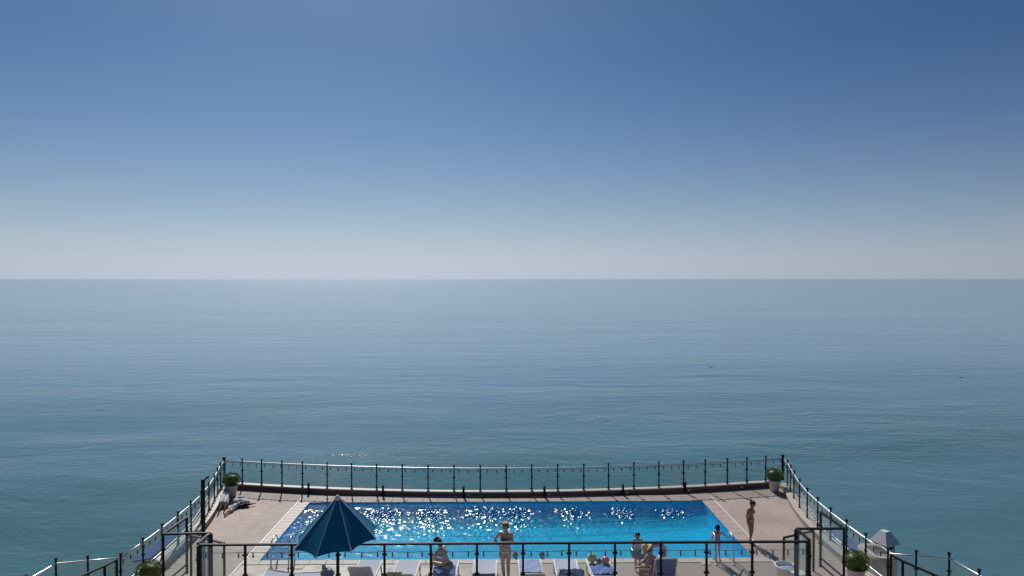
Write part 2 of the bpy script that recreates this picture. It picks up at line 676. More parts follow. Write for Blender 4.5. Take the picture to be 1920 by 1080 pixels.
# base of the terrace: a wall round under the deck, with the pale ledge outside the fence
mb = MB()
rim = [(x + (0.30 if x > AX else -0.30) * (1 if abs(x - AX) > 9.8 else 0), y + (0.25 if y > 26.5 else 0)) for x, y in outline]
n = len(rim)
vs = [(x, y, -0.04) for x, y in rim] + [(x, y, SEA_Z - 1) for x, y in rim]
mb.add(vs, [(i, (i + 1) % n, n + (i + 1) % n, n + i) for i in range(n)])
tag(mb.build('terrace_base', M['concrete']), kind='structure')
mb = MB()
mb.add([(x, y, -0.05) for x, y in outline] + [(x, y, -0.05) for x, y in rim], [(i, (i + 1) % n, n + (i + 1) % n, n + i) for i in range(n)])
tag(mb.build('terrace_ledge', M['concrete']), kind='structure')
for sgn, word in ((-1, 'left'), (1, 'right')):
    mb = MB()
    mb.tube([(AX + sgn * (side_x(y) + 0.47), y, 0.0) for y in np.linspace(19.0, 27.0, 14)], 0.025, 8)
    mb.tube([(AX + sgn * (side_x(y) + 0.36), y, 0.0) for y in np.linspace(19.0, 27.0, 14)], 0.018, 8)
    tag(mb.build('edge_trim', M['steel']), 'pale metal edging outside the glass fence on the %s of the terrace' % word, 'edging')

# ------------------------------------------------------------------ pool
basin = MB()
FLOOR = -0.95


def floor_z(y):
    k = max(0.0, (y - 23.1) / (PY1 - 23.1))
    return FLOOR + 0.40 * k * k


py_ = [PY0] + list(np.linspace(23.1, PY1, 14))
vs = []
for y in py_:
    vs += [(PX0, y, floor_z(y)), (PX1, y, floor_z(y))]
basin.add(vs, [(2 * i, 2 * i + 1, 2 * i + 3, 2 * i + 2) for i in range(len(py_) - 1)])
for xw in (PX0, PX1):
    vs = []
    for y in py_:
        vs += [(xw, y, floor_z(y)), (xw, y, 0.0)]
    basin.add(vs, [(2 * i, 2 * i + 1, 2 * i + 3, 2 * i + 2) for i in range(len(py_) - 1)])
for yw in (PY0, PY1):
    basin.add([(PX0, yw, floor_z(yw)), (PX1, yw, floor_z(yw)), (PX1, yw, 0), (PX0, yw, 0)], [(0, 1, 2, 3)])
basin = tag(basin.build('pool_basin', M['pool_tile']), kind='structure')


def coping(x0, x1, y0, y1, along_x, step, mat):
    L = (x1 - x0) if along_x else (y1 - y0)
    k = max(1, round(L / step))
    d = L / k
    g_ = 0.004
    cw = (y1 - y0) if along_x else (x1 - x0)
    s_ = (d - 2 * g_, cw - 2 * g_, 0.03) if along_x else (cw - 2 * g_, d - 2 * g_, 0.03)
    bm_ = bmesh.new()
    bmesh.ops.create_cube(bm_, size=1.0)
    bmesh.ops.scale(bm_, vec=s_, verts=bm_.verts)
    bmesh.ops.bevel(bm_, geom=[e_ for e_ in bm_.edges], offset=0.006, segments=1, affect='EDGES')
    me_ = bpy.data.meshes.new('coping_stone')
    bm_.to_mesh(me_)
    bm_.free()
    me_.materials.append(mat)
    for i in range(k):
        c = ((x0 + d * (i + 0.5), (y0 + y1) / 2) if along_x else ((x0 + x1) / 2, y0 + d * (i + 0.5)))
        obj('coping_stone', me_, basin, (c[0], c[1], 0.004 + rnd.uniform(-0.0015, 0.0015)))


coping(-7.85, PX0 + 0.02, PY0, PY1, False, 0.30, M['coping_pale'])  # left run paler in colour, painting in the sun's sheen
coping(PX1 - 0.02, 8.20, PY0, PY1, False, 0.50, M['coping_pink'])
coping(-7.85, 8.20, PY1 - 0.02, 26.80, True, 0.60, M['coping_pink'])
coping(-7.85, 8.20, 20.50, PY0 + 0.02, True, 0.50, M['coping_pale'])
mb = MB()
mb.box((-7.875, 22.95, 0.012), (0.042, 7.75, 0.026))
mb.box((8.225, 22.95, 0.012), (0.042, 7.75, 0.026))
mb.box((AX + 0.045, 26.82, 0.0125), (16.05, 0.040, 0.026))
mb.build('drain_grating', M['white_line'], basin)
for x, y in ((-6.05, 20.30), (6.13, 20.42)):
    mb = MB()
    mb.box((x, y, 0.012), (0.26, 0.22, 0.02))
    mb.build('skimmer_lid', M['coping_pale'], basin)

JETS = [-6.35, -4.40, -2.55, -0.72, 0.62, 2.58, 4.46, 6.20]
nx, ny = 760, 274
X, Y = np.meshgrid(np.linspace(PX0, PX1, nx), np.linspace(PY0, PY1, ny))
rs = np.random.RandomState(5)


def wave_sum(k, lo, hi, slope, aniso=0.0):
    h = np.zeros_like(X)
    for _ in range(k):
        lam = math.exp(rs.uniform(math.log(lo), math.log(hi)))
        an = rs.normal(math.pi / 2, 0.75) if aniso else rs.uniform(0, 2 * math.pi)
        kk = 2 * math.pi / lam
        a = slope * math.sqrt(2.0 / k) / kk
        h += a * np.sin(kk * (X * math.cos(an) + Y * math.sin(an)) + rs.uniform(0, 6.28))
    return h


patch = np.zeros_like(X)
for i, jx in enumerate(JETS):
    yy = 25.05 + rs.uniform(-0.15, 0.15)
    patch += (0.72 + 0.045 * i) * np.exp(-((X - jx) / 0.52) ** 2 - ((Y - yy) / 0.62) ** 2)
    patch += (0.36 - 0.015 * i) * np.exp(-((X - jx - 0.1) / 0.7) ** 2 - ((Y - 23.7) / 1.0) ** 2)
patch = np.clip(patch, 0, 1.0)
calm = np.clip((Y - PY0) / 4.0, 0.35, 1.0)
back = np.clip((26.05 - Y) / 0.5, 0.25, 1)
H_ = wave_sum(70, 0.13, 0.8, 0.13, 1) * calm * back + wave_sum(70, 0.13, 0.32, 0.80) * patch
verts = np.stack([X, Y, H_ - 0.055], -1).reshape(-1, 3)
idx = np.arange(nx * ny).reshape(ny, nx)
quads = np.stack([idx[:-1, :-1], idx[:-1, 1:], idx[1:, 1:], idx[1:, :-1]], -1).reshape(-1, 4)
me = bpy.data.meshes.new('pool_water')
me.from_pydata(verts.tolist(), [], quads.tolist())
me.polygons.foreach_set('use_smooth', [True] * len(me.polygons))
me.materials.append(M['pool_water'])
tag(obj('pool_water', me), kind='structure')

# ------------------------------------------------------------------ kerb walls
def ribbon(mb_, inner, outer, z0, z1, mi_side=0, mi_top=1, cap=0.035):
    n_ = len(inner)
    vs_ = []
    for (a, b) in zip(inner, outer):
        vs_ += [(a[0], a[1], z0), (a[0], a[1], z1), (b[0], b[1], z1), (b[0], b[1], z0)]
    fs_ = []
    for i in range(n_ - 1):
        o = i * 4
        for k in range(3):
            fs_.append((o + k, o + k + 1, o + 4 + k + 1, o + 4 + k))
    fs_ += [(0, 1, 2, 3), ((n_ - 1) * 4 + 3, (n_ - 1) * 4 + 2, (n_ - 1) * 4 + 1, (n_ - 1) * 4)]
    mb_.add(vs_, fs_, mi_side)


def kerb(label, inner, outer, face):
    t_ = thing('kerb_wall', (*inner[0], 0), label, 'kerb')
    mb_ = MB()
    ribbon(mb_, inner, outer, -0.02, 0.178)
    mb_.build('wall_face', face, t_)
    c_ = MB()
    i2 = [(a[0] + (a[0] - b[0]) * 0.06, a[1] + (a[1] - b[1]) * 0.06) for a, b in zip(inner, outer)]
    o2 = [(b[0] + (b[0] - a[0]) * 0.06, b[1] + (b[1] - a[1]) * 0.06) for a, b in zip(inner, outer)]
    ribbon(c_, i2, o2, 0.180, 0.215)
    c_.build('capstone', M['kerb_top'], t_)
    return t_


xs = np.linspace(AX - 11.3, AX + 11.3, 31)
FARKERB = kerb('long dark brown kerb with pale capstone under the fence facing the open sea',
               [(x, far_y(x) - 0.11) for x in xs], [(x, far_y(x) + 0.10) for x in xs], M['kerb_face'])
sy = list(np.linspace(27.8, 18.2, 24))
kerb('pale stone kerb curving along the left side under the glass fence',
     [(AX - side_x(y) + 0.20, y) for y in sy], [(AX - side_x(y) - 0.10, y) for y in sy], M['kerb_side'])
kerb('pale stone kerb curving along the right side under the glass fence',
     [(AX + side_x(y) - 0.20, y) for y in sy], [(AX + side_x(y) + 0.10, y) for y in sy], M['kerb_side'])
KB = [-7.76, -4.72, -1.53, 1.65, 4.78, 7.34]
for x in KB + [-10.1, 9.6]:
    mb = MB()
    mb.box((x + 0.18, far_y(x) - 0.118, 0.09), (0.10, 0.012, 0.055))
    mb.build('socket_plate', M['galv'], FARKERB)

# ------------------------------------------------------------------ glass fences
def post_mesh(h, r, capr):
    mb_ = MB()
    mb_.lathe([(r * 1.9, 0), (r * 1.9, 0.012), (r, 0.016), (r, h - 0.10), (r * 1.15, h - 0.06), (capr * 0.75, h - 0.03), (capr, h - 0.022), (capr, h)], n=10)
    return mb_.mesh('post', M['black'])


def clamp_mesh(wd):
    mb_ = MB()
    mb_.box((0, 0, 0), (wd, 0.045, 0.042))
    mb_.box((0, 0, 0), (0.062, 0.064, 0.052))
    return mb_.mesh('clamp', M['black'])


POST = post_mesh(1.05, 0.027, 0.052)
CLAMP = clamp_mesh(0.11)


def pane(parent, a, b, z0, z1, th=0.010, gap=0.045, name='glass_pane'):
    a, b = Vector((a[0], a[1], 0)), Vector((b[0], b[1], 0))
    d = (b - a)
    L = d.length
    if L < 0.15:
        return None
    mb_ = MB()
    mb_.box((0, 0, (z1 - z0) / 2), (L - 2 * gap, th, z1 - z0))
    c = (a + b) / 2
    return obj(name, mb_.mesh(name, M['glass']), parent, (c.x, c.y, z0), math.atan2(d.y, d.x))


def fence(label, pts, zb=0.215, skip_first=False):
    t_ = thing('glass_fence', (*pts[0], zb), label, 'fence')
    for i, p in enumerate(pts):
        if i == 0 and skip_first:
            continue
        a = pts[max(i - 1, 0)]
        b = pts[min(i + 1, len(pts) - 1)]
        rz = math.atan2(b[1] - a[1], b[0] - a[0])
        q = obj('post', POST, t_, (*p, zb), rz)
        for zc in (0.085, 0.545):
            obj('clamp', CLAMP, q, (p[0], p[1], zb + zc), rz)
    for a, b in zip(pts, pts[1:]):
        pane(t_, a, b, zb + 0.05, zb + 0.86)
    mb_ = MB()
    mb_.tube([(p[0], p[1], zb + 0.895) for p in pts], 0.024, 10)
    mb_.build('top_rail', M['steel'], t_, smooth=True)
    return t_


FX = [420, 455, 491, 529, 567, 613, 659, 706, 754, 802, 851, 900, 949, 997, 1046, 1095, 1142, 1190, 1237, 1284, 1325, 1367, 1404, 1440, 1471]
farx = []
for px in FX:                            # measured bay widths, turned into metres along the kerb
    x = (px - 942) / 1280 * 27.2
    for _ in range(4):
        x = (px - 942) / 1280 * far_y(x)
    farx.append(round(x, 2))
far_pts = [(x, far_y(x)) for x in farx]
right_pts = [(AX + dx, y) for dx, y in SIDE]
left_pts = [(AX - dx, y) for dx, y in SIDE]
fence('long glass fence with slim black posts between pool terrace and sea', far_pts)
fence('glass fence with steel handrail down the left side of the terrace', left_pts)
fence('glass fence with steel handrail down the right side of the terrace', right_pts)
fence('short return of glass fence at the lower left of the terrace', [left_pts[-1], (AX - 11.15, 18.2), (AX - 11.88, 18.03), (AX - 11.95, 17.0), (AX - 12.0, 15.9), (AX - 12.05, 14.8)], 0.02 + 0.195, True)
fence('short return of glass fence at the lower right of the terrace', [right_pts[-1], (AX + 11.05, 18.2), (AX + 11.85, 18.05), (AX + 11.92, 17.0), (AX + 11.98, 15.9), (AX + 12.03, 14.8)], 0.02 + 0.195, True)

# ------------------------------------------------------------------ upper terrace and its railing
UZ = 1.45
mb = MB()
mb.box((AX, 7.0, UZ / 2 - 0.02), (26.0, 16.3, UZ + 0.0))
tag(mb.build('upper_terrace', M['concrete']), kind='structure')
for sgn in (-1, 1):
    mb = MB()
    for i in range(8):
        mb.box((AX + sgn * 7.3, 15.26 + 0.25 * i, (UZ - 0.18 * (i + 1)) / 2), (1.05, 0.248, UZ - 0.18 * (i + 1)))
    tag(mb.build('stairs', M['concrete']), kind='structure')

mb = MB()
mb.box((0, 0, 0.63), (0.050, 0.045, 1.26))
NPOST = mb.mesh('post', M['black'])
mb = MB()
mb.box((0, 0, 0.63), (0.085, 0.085, 1.26))
CPOST = mb.mesh('corner_post', M['black'])
mb = MB()
mb.box((0, 0, 0), (0.105, 0.07, 0.045))
NCLAMP = mb.mesh('clamp', M['black'])


def railing(name, label, pts, cat, ztop=2.75, zb=UZ, corner_at=(), clamps=(0.60, 1.05), bottom=False, between=True):
    t_ = thing(name, (*pts[0], zb), label, cat)
    for i, p in enumerate(pts):
        a = pts[max(i - 1, 0)]
        b = pts[min(i + 1, len(pts) - 1)]
        rz = math.atan2(b[1] - a[1], b[0] - a[0])
        hscale = (ztop - zb) / 1.30
        q = obj('corner_post' if i in corner_at else 'post', CPOST if i in corner_at else NPOST, t_, (*p, zb), rz)
        q.scale = (1, 1, hscale)
        for zc in clamps:
            obj('clamp', NCLAMP, q, (p[0], p[1], zb + zc), rz)
    for a, b in zip(pts, pts[1:]):
        pane(t_, a, b, zb + 0.10, ztop - 0.09)
        d = Vector((b[0] - a[0], b[1] - a[1], 0))
        L = d.length
        c = ((a[0] + b[0]) / 2, (a[1] + b[1]) / 2)
        rz = math.atan2(d.y, d.x)
        if between:
            mb_ = MB()
            mb_.box((0, 0, 0), (L, 0.062, 0.042))
            obj('top_rail', mb_.mesh('top_rail', M['black']), t_, (*c, ztop - 0.025), rz)
        if bottom:
            for zz in (zb + 0.06, zb + 0.24):
                mb_ = MB()
                mb_.box((0, 0, 0), (L, 0.035, 0.035))
                obj('bottom_rail', mb_.mesh('bottom_rail', M['black']), t_, (*c, zz), rz)
    return t_


nx_ = [-6.70] + [round(-5.69 + 1.0245 * i, 3) for i in range(12)] + [6.84]
near = railing('terrace_railing', 'black railing with glass panes across the front of the upper terrace',
               [(x, 15.1) for x in nx_], 'railing', corner_at=(0, 13))
railing('stair_guard', 'black framed glass guard round the right stair beside the white bin',
        [(6.90, 15.18), (6.92, 15.88), (8.04, 15.88), (8.02, 17.02)], 'guard rail', corner_at=(1,), bottom=True, zb=UZ - 0.12)
railing('stair_guard', 'black framed glass guard round the left stair by the tall post',
        [(-6.76, 15.18), (-6.76, 15.80), (-7.82, 15.76), (-7.78, 16.85)], 'guard rail', corner_at=(1,), bottom=True, zb=UZ - 0.12)
railing('glass_gate', 'open glass gate with black frame on the right of the deck near the stair', [(8.05, 19.33), (9.15, 19.85)], 'gate', ztop=1.22, zb=0.004, clamps=())
railing('glass_gate', 'open glass gate with black frame on the left of the deck near the stair', [(-7.80, 19.15), (-9.0, 19.75)], 'gate', ztop=1.22, zb=0.004, clamps=())
railing('side_railing', 'black railing leading away beside the chimney at the lower right', [(10.35, 17.95), (10.43, 17.55), (10.72, 16.75), (11.1, 15.7), (11.4, 14.8)], 'railing', ztop=1.27, zb=0.004, clamps=())
railing('side_railing', 'black railing leading away at the lower left corner of the terrace', [(-10.12, 17.95), (-10.2, 17.55), (-10.5, 16.75), (-10.85, 15.7), (-11.15, 14.8)], 'railing', ztop=1.27, zb=0.004, clamps=())

# tall post with a short arm
t = thing('shower_post', (-8.62, 19.7, 0), 'tall slim black post with a short angled arm at its top', 'post')
mb = MB()
mb.box((-8.62, 19.7, 1.42), (0.085, 0.085, 2.84))
mb.build('pole', M['black'], t)
mb = MB()
mb.tube([(-8.62, 19.7, 2.80), (-8.53, 19.86, 2.87)], 0.03, 8)
mb.build('arm', M['black'], t)
mb = MB()
mb.box((-8.62, 19.7, 0.012), (0.2, 0.2, 0.02))
mb.build('foot_plate', M['black'], t)

# ------------------------------------------------------------------ string lights
mb = MB()
mb.lathe([(0.011, 0.0), (0.013, -0.005), (0.016, -0.04), (0.016, -0.055)], n=8, mi=0)
mb.lathe([(0.014, -0.056), (0.020, -0.078), (0.022, -0.095), (0.016, -0.118), (0.004, -0.126)], n=8, mi=1)
BULB = mb.mesh('bulb', [M['black'], M['bulb_glass']], True)


def string_light(label, pts, z, step=0.35, sag=0.03, bay=1.0):
    t_ = thing('string_light', (*pts[0], z), label, 'string light')
    P = [Vector((p[0], p[1], z)) for p in pts]
    wire, bulbs = [], []
    acc = 0.12
    for a, b in zip(P, P[1:]):
        L = (b - a).length
        for k in range(6):
            s_ = k / 6
            wire.append(a.lerp(b, s_) - Vector((0, 0, sag * 4 * s_ * (1 - s_))))
        while acc < L:
            s_ = acc / L
            bulbs.append(a.lerp(b, s_) - Vector((0, 0, sag * 4 * s_ * (1 - s_))))
            acc += step + rnd.uniform(-0.03, 0.03)
        acc -= L
    wire.append(P[-1])
    mb_ = MB()
    mb_.tube(wire, 0.006, 5)
    mb_.build('wire', M['black'], t_)
    for q in bulbs:
        obj('bulb', BULB, t_, q)


string_light('string of dark bulbs hung along the sea-facing fence', [(x, far_y(x) - 0.06) for x in farx], 1.09)
string_light('string of dark bulbs hung along the left side fence', [(p[0] + 0.06, p[1]) for p in left_pts], 1.08)
string_light('string of dark bulbs hung along the right side fence', [(p[0] - 0.06, p[1]) for p in right_pts], 1.08)
string_light('string of dark bulbs hung along the black terrace railing in front', [(x, 15.16) for x in nx_], 2.535, 0.34, 0.02)

# ------------------------------------------------------------------ bollard lamps by the far kerb
mb = MB()
mb.lathe([(0.062, 0.004), (0.062, 0.02), (0.045, 0.024), (0.045, 0.43), (0.05, 0.435), (0.05, 0.45)], n=12)
BOL = mb.mesh('base', M['black'], False)
mb = MB()
mb.lathe([(0.040, 0.452), (0.048, 0.53), (0.046, 0.60), (0.030, 0.65), (0.006, 0.67)], n=12)
BGL = mb.mesh('lens', glass_material('lamp_lens', (0.93, 0.94, 0.95), 1.6), True)
words = ['first bollard lamp from the left along the dark kerb', 'second bollard lamp from the left along the dark kerb',
         'third bollard lamp from the left along the dark kerb', 'third bollard lamp from the right along the dark kerb',
         'second bollard lamp from the right along the dark kerb', 'rightmost bollard lamp along the dark kerb']
for x, wd in zip(KB, words):
    t = thing('bollard_lamp', (x, far_y(x) - 0.20, 0), 'short black ' + wd, 'lamp', 'bollard lamps along the far kerb')
    obj('base', BOL, t, local=True)
    obj('lens', BGL, t, local=True)

# ------------------------------------------------------------------ planters with clipped box balls
def planter(name, loc, label, seed, size=1.0):
    t_ = thing(name, loc, label, 'planter', 'white pots with clipped box balls')
    mb_ = MB()
    mb_.lathe([(0.155, 0.004), (0.165, 0.012), (0.235, 0.40), (0.262, 0.405), (0.262, 0.455), (0.235, 0.458), (0.225, 0.42)], n=24)
    obj('pot', mb_.mesh('pot', M['pot'], True), t_, local=True)
    mb_ = MB()
    mb_.lathe([(0.225, 0.40), (0.15, 0.425)], n=16)
    obj('soil', mb_.mesh('soil', M['soil']), t_, local=True)
    r_ = random.Random(seed)
    mb_ = MB()
    for i in range(3600):
        u = r_.uniform(-1, 1)
        ph = r_.uniform(0, 2 * math.pi)
        k = r_.uniform(0.70, 1.0) ** 0.5
        lump = 1 + 0.05 * math.sin(3 * ph + seed) + 0.05 * math.sin(5 * ph * 0.7 + u * 6 + seed) + r_.gauss(0, 0.022)
        s_ = math.sqrt(1 - u * u)
        nrm = Vector((s_ * math.cos(ph), s_ * math.sin(ph), u))
        p = Vector((nrm.x * 0.335, nrm.y * 0.335, nrm.z * 0.265)) * (k * lump) + Vector((0, 0, 0.655))
        d = (nrm + Vector((r_.gauss(0, .55), r_.gauss(0, .55), r_.gauss(0, .55) + 0.25))).normalized()
        a = d.cross(Vector((r_.gauss(0, 1), r_.gauss(0, 1), r_.gauss(0, 1)))).normalized()
        l_, w_ = r_.uniform(0.018, 0.034), r_.uniform(0.008, 0.013)
        mb_.add([p - a * w_, p + d * l_ * 0.5 - a * w_ * 0.9, p + d * l_, p + d * l_ * 0.5 + a * w_ * 0.9], [(0, 1, 2, 3)])
    core = [Vector((0, 0, 0))]
    mb_.ball((0, 0, 0.655), (0.255, 0.255, 0.20), 18, 12)
    obj('foliage', mb_.mesh('foliage', M['leaf']), t_, local=True)
    mb_ = MB()
    mb_.tube([(0, 0, 0.41), (0.005, 0, 0.5), (0, 0, 0.62)], [0.03, 0.025, 0.02], 8)
    obj('stem', mb_.mesh('stem', M['wood']), t_, local=True)
    t_.scale = (size,) * 3
    return t_


planter('planter', (-10.72, 27.05, 0), 'box ball in white pot at the far left corner beside the folded parasols', 1)
planter('planter', (11.02, 27.42, 0), 'box ball in white pot at the far right corner of the terrace', 2)
planter('planter', (9.92, 18.95, 0), 'box ball in front of the hooded chimney at the lower right', 3, 1.04)
planter('planter', (-9.58, 18.55, 0), 'box ball at the lower left beside the stair guard', 4, 1.02)

# ------------------------------------------------------------------ half-closed parasol by the loungers
t = thing('parasol', (-3.43, 14.1, UZ), 'half-closed navy parasol with pale seams in front of the terrace railing', 'parasol')
PCX, PCY = -3.43, 14.10
PA = Vector((PCX + 0.02, PCY, 4.10))
rimp = []
for k in range(8):
    an = R(-90 - 15 + 45 * k + 2)
    rr = 0.87
    p = Vector((PCX + rr * math.cos(an), PCY + rr * math.sin(an), 3.235))
    p.z += 0.07 * math.cos(an) + 0.023 * math.sin(an) + rnd.uniform(-0.015, 0.015)
    rimp.append(p)
for k in range(8):
    a, b = rimp[k], rimp[(k + 1) % 8]
    N, Q = 6, 5
    vs = []
    for i in range(N + 1):
        s_ = i / N
        for j in range(Q + 1):
            u = j / Q
            e_ = a.lerp(b, u)
            p = PA.lerp(e_, 0.04 + 0.96 * s_)
            mid = Vector((PCX, PCY, p.z))
            dip = 4 * u * (1 - u) * s_
            p = p.lerp(mid, 0.045 * dip)
            p.z += 0.03 * dip * s_ + 0.02 * math.sin(math.pi * s_)
            vs.append(p)
    n_ = len(vs)
    fs = [(i * (Q + 1) + j, i * (Q + 1) + j + 1, (i + 1) * (Q + 1) + j + 1, (i + 1) * (Q + 1) + j) for i in range(N) for j in range(Q)]
    cen = None
    inner = [v_.lerp(Vector((PCX, PCY, v_.z - 0.006)), 0.006) for v_ in vs]
    mb = MB()
    mb.add(vs + inner, [tuple(reversed(q)) for q in fs] + [tuple(i + n_ for i in q) for q in fs])
    cp = mb.build('canopy_panel', M['navy_canvas'], t, True)
    sm = MB()
    pts = []
    for i in range(N + 1):
        s_ = i / N
        p = PA.lerp(a, 0.04 + 0.96 * s_)
        p.z += 0.02 * math.sin(math.pi * s_) + 0.006
        pts.append(p)
    sm.tube(pts, [0.008] * (N) + [0.014], 6)
    sm.build('seam', M['white_tape'], t)
    rb = MB()
    rb.tube([Vector((PCX, PCY, 3.86)), a + Vector((0, 0, -0.03))], 0.011, 6)
    rb.build('rib', M['white_plastic'], t)
mb = MB()
mb.lathe([(0.070, -0.055), (0.055, -0.01), (0.035, 0.015), (0.022, 0.03), (0.004, 0.036)], PA, 12)
mb.build('finial', M['white_tape'], t, True)
mb = MB()
mb.tube([(PCX, PCY, UZ + 0.05), (PCX + 0.02, PCY, 4.10)], 0.022, 10)
mb.build('pole', M['black'], t, True)
mb = MB()
mb.lathe([(0.26, 0.006), (0.26, 0.05), (0.22, 0.075), (0.05, 0.09), (0.04, 0.30)], (PCX, PCY, UZ), 20)
mb.build('base', M['concrete'], t)

# ------------------------------------------------------------------ sun loungers
def lounger_parts(t_, back, sling):
    def P(name, mb_, mat, par=None, smooth=False):
        return obj(name, mb_.mesh(name, mat, smooth), par or t_, local=True)
    for sx_ in (-1, 1):
        mb_ = MB()
        mb_.tube([(sx_ * 0.325, 0.94, 0.315), (sx_ * 0.325, 0.3, 0.325), (sx_ * 0.325, -0.94, 0.325)], 0.028, 8)
        P('side_rail', mb_, M['white_plastic'], smooth=True)
        for yy in (0.72, -0.70):
            mb_ = MB()
            mb_.tube([(sx_ * 0.325, yy, 0.31), (sx_ * 0.335, yy + (0.06 if yy > 0 else -0.06), 0.012)], [0.026, 0.02], 8)
            P('leg', mb_, M['white_plastic'])
    for yy in (0.94, -0.94):
        mb_ = MB()
        mb_.tube([(-0.325, yy, 0.317), (0.325, yy, 0.317)], 0.026, 8)
        P('cross_bar', mb_, M['white_plastic'])
    mb_ = MB()
    rings = []
    for i in range(9):
        y = -0.25 + 1.17 * i / 8
        z = 0.345 - 0.018 * math.sin(math.pi * i / 8)
        rings.append([Vector((-0.30, y, z)), Vector((-0.1, y, z - 0.010)), Vector((0.1, y, z - 0.010)), Vector((0.30, y, z)), Vector((0.30, y, z - 0.02)), Vector((-0.30, y, z - 0.02))])
    mb_.loft([list(reversed(r_)) for r_ in rings])
    P('seat_sling', mb_, sling, smooth=False)
    ca, sa = math.cos(back), math.sin(back)

    def bp(x, s_, off=0.0):
        return Vector((x, -0.25 - s_ * ca + off * sa, 0.345 + s_ * sa + off * ca))
    bk = MB()
    bk.tube([bp(-0.30, 0), bp(-0.30, 0.66), bp(-0.27, 0.71), bp(0.27, 0.71), bp(0.30, 0.66), bp(0.30, 0)], 0.023, 8)
    b_ = P('backrest', bk, M['white_plastic'], smooth=True)
    sl_ = MB()
    rings = []
    for i in range(6):
        s_ = 0.02 + 0.67 * i / 5
        o_ = -0.012 * math.sin(math.pi * i / 5)
        rings.append([bp(-0.285, s_, o_ + .008), bp(0, s_, o_ - 0.006), bp(0.285, s_, o_ + .008), bp(0.285, s_, o_ - 0.010), bp(0, s_, o_ - .022), bp(-0.285, s_, o_ - 0.010)])
    sl_.loft([list(reversed(r_)) for r_ in rings])
    P('back_sling', sl_, sling, b_)
    if back > 0.15:
        pr_ = MB()
        pr_.tube([bp(-0.27, 0.42, -0.03), (-0.29, -0.25 - 0.42 * ca - 0.16, 0.335)], 0.012, 6)
        pr_.tube([bp(0.27, 0.42, -0.03), (0.29, -0.25 - 0.42 * ca - 0.16, 0.335)], 0.012, 6)
        P('prop', pr_, M['white_plastic'], b_)
    return bp


def lounger(loc, back, label, rz=0.0, sling=None):
    t_ = thing('sun_lounger', loc, label, 'sun lounger', 'white sun loungers in a row by the pool', rz)
    lounger_parts(t_, R(back), sling or M['sling'])
    return t_


def drape(name, lou, back, s0, s1, width, x0, mat, label, cat='towel', seed=1, rough=0.012):
    """cloth following a lounger: s runs from the foot (0) over the hinge (1.19) up the backrest (1.90) and down behind"""
    back = R(back)
    ca, sa = math.cos(back), math.sin(back)

    def prof(s_):
        if s_ < 1.19:
            return Vector((0, 0.94 - s_, 0.352))
        if s_ < 1.90:
            k = s_ - 1.19
            return Vector((0, -0.25 - k * ca, 0.352 + k * sa)) + Vector((0, sa, ca)) * (0.020 + 0.018 * min(1.0, k / 0.25))
        k = s_ - 1.90
        return Vector((0, -0.25 - 0.74 * ca - 0.035, 0.375 + 0.74 * sa + 0.03 - k))
    r_ = random.Random(seed)
    ph = [r_.uniform(0, 6) for _ in range(6)]
    N, Q = 26, 12
    vs = []
    for i in range(N + 1):
        s_ = s0 + (s1 - s0) * i / N
        p = prof(s_)
        for j in range(Q + 1):
            u = j / Q - 0.5
            xx = x0 + u * width * (1 + 0.03 * math.sin(5 * s_ + ph[0])) + 0.012 * math.sin(7 * s_ + ph[1])
            w_ = rough * (math.sin(9 * u * 3 + 4 * s_ + ph[2]) + 0.7 * math.sin(13 * s_ + 8 * u + ph[3]) + 0.5 * math.sin(29 * u - 11 * s_ + ph[4]))
            edge = max(0.0, abs(xx) - 0.33)
            vs.append(Vector((xx, p.y - max(0, w_) * (0.7 if s_ > 1.9 else 0.1), p.z + 0.010 + max(0, w_ + rough * .6) - edge * 1.4)))
    fs = [(i * (Q + 1) + j, i * (Q + 1) + j + 1, (i + 1) * (Q + 1) + j + 1, (i + 1) * (Q + 1) + j) for i in range(N) for j in range(Q)]
    mb_ = MB()
    n_ = len(vs)
    low = [v_ - Vector((0, 0, 0.006)) for v_ in vs]
    mb_.add(vs + low, [tuple(reversed(q)) for q in fs] + [tuple(i + n_ for i in q) for q in fs])
    me_ = mb_.mesh(name, mat, True)
    o = obj(name, me_, None, lou.location, lou.rotation_euler.z)
    return tag(o, label, cat)


def striped(name, cols, freq, axis='X', phase=0.0):
    m, t_, p = material(name)
    tc_ = t_.nodes.new('ShaderNodeTexCoord')
    sp = t_.nodes.new('ShaderNodeSeparateXYZ')
    link(t_, tc_.outputs['Object'], sp.inputs[0])
    k = mathn(t_, 'ADD', mathn(t_, 'MULTIPLY', sp.outputs[axis], freq), phase)
    st = mathn(t_, 'GREATER_THAN', mathn(t_, 'FRACT', k), 0.5)
    col = mixc(t_, st, cols[0], cols[1])
    link(t_, col, p.inputs['Base Color'])
    p.inputs['Roughness'].default_value = 0.9
    return m


M['towel_blue'] = plain('blue_towel', (0.05, 0.12, 0.42), 0.95, var=0.12, scale=15, bump=0.5, bscale=200)
M['towel_sky'] = plain('pale_blue_towel', (0.34, 0.42, 0.70), 0.95, var=0.12, scale=15, bump=0.5, bscale=200)
M['towel_mid'] = plain('mid_blue_towel', (0.12, 0.22, 0.55), 0.95, var=0.2, scale=12, bump=0.5, bscale=200)
M['towel_green'] = striped('green_striped_towel', ((0.36, 0.42, 0.10), (0.30, 0.36, 0.24)), 2.2, 'X', 0.2)
M['slate_cloth'] = plain('dark_slate_cloth', (0.06, 0.07, 0.16), 0.95, var=0.15, scale=15)
M['emerald'] = plain('emerald_cloth', (0.01, 0.20, 0.12), 0.85, var=0.2, scale=20)

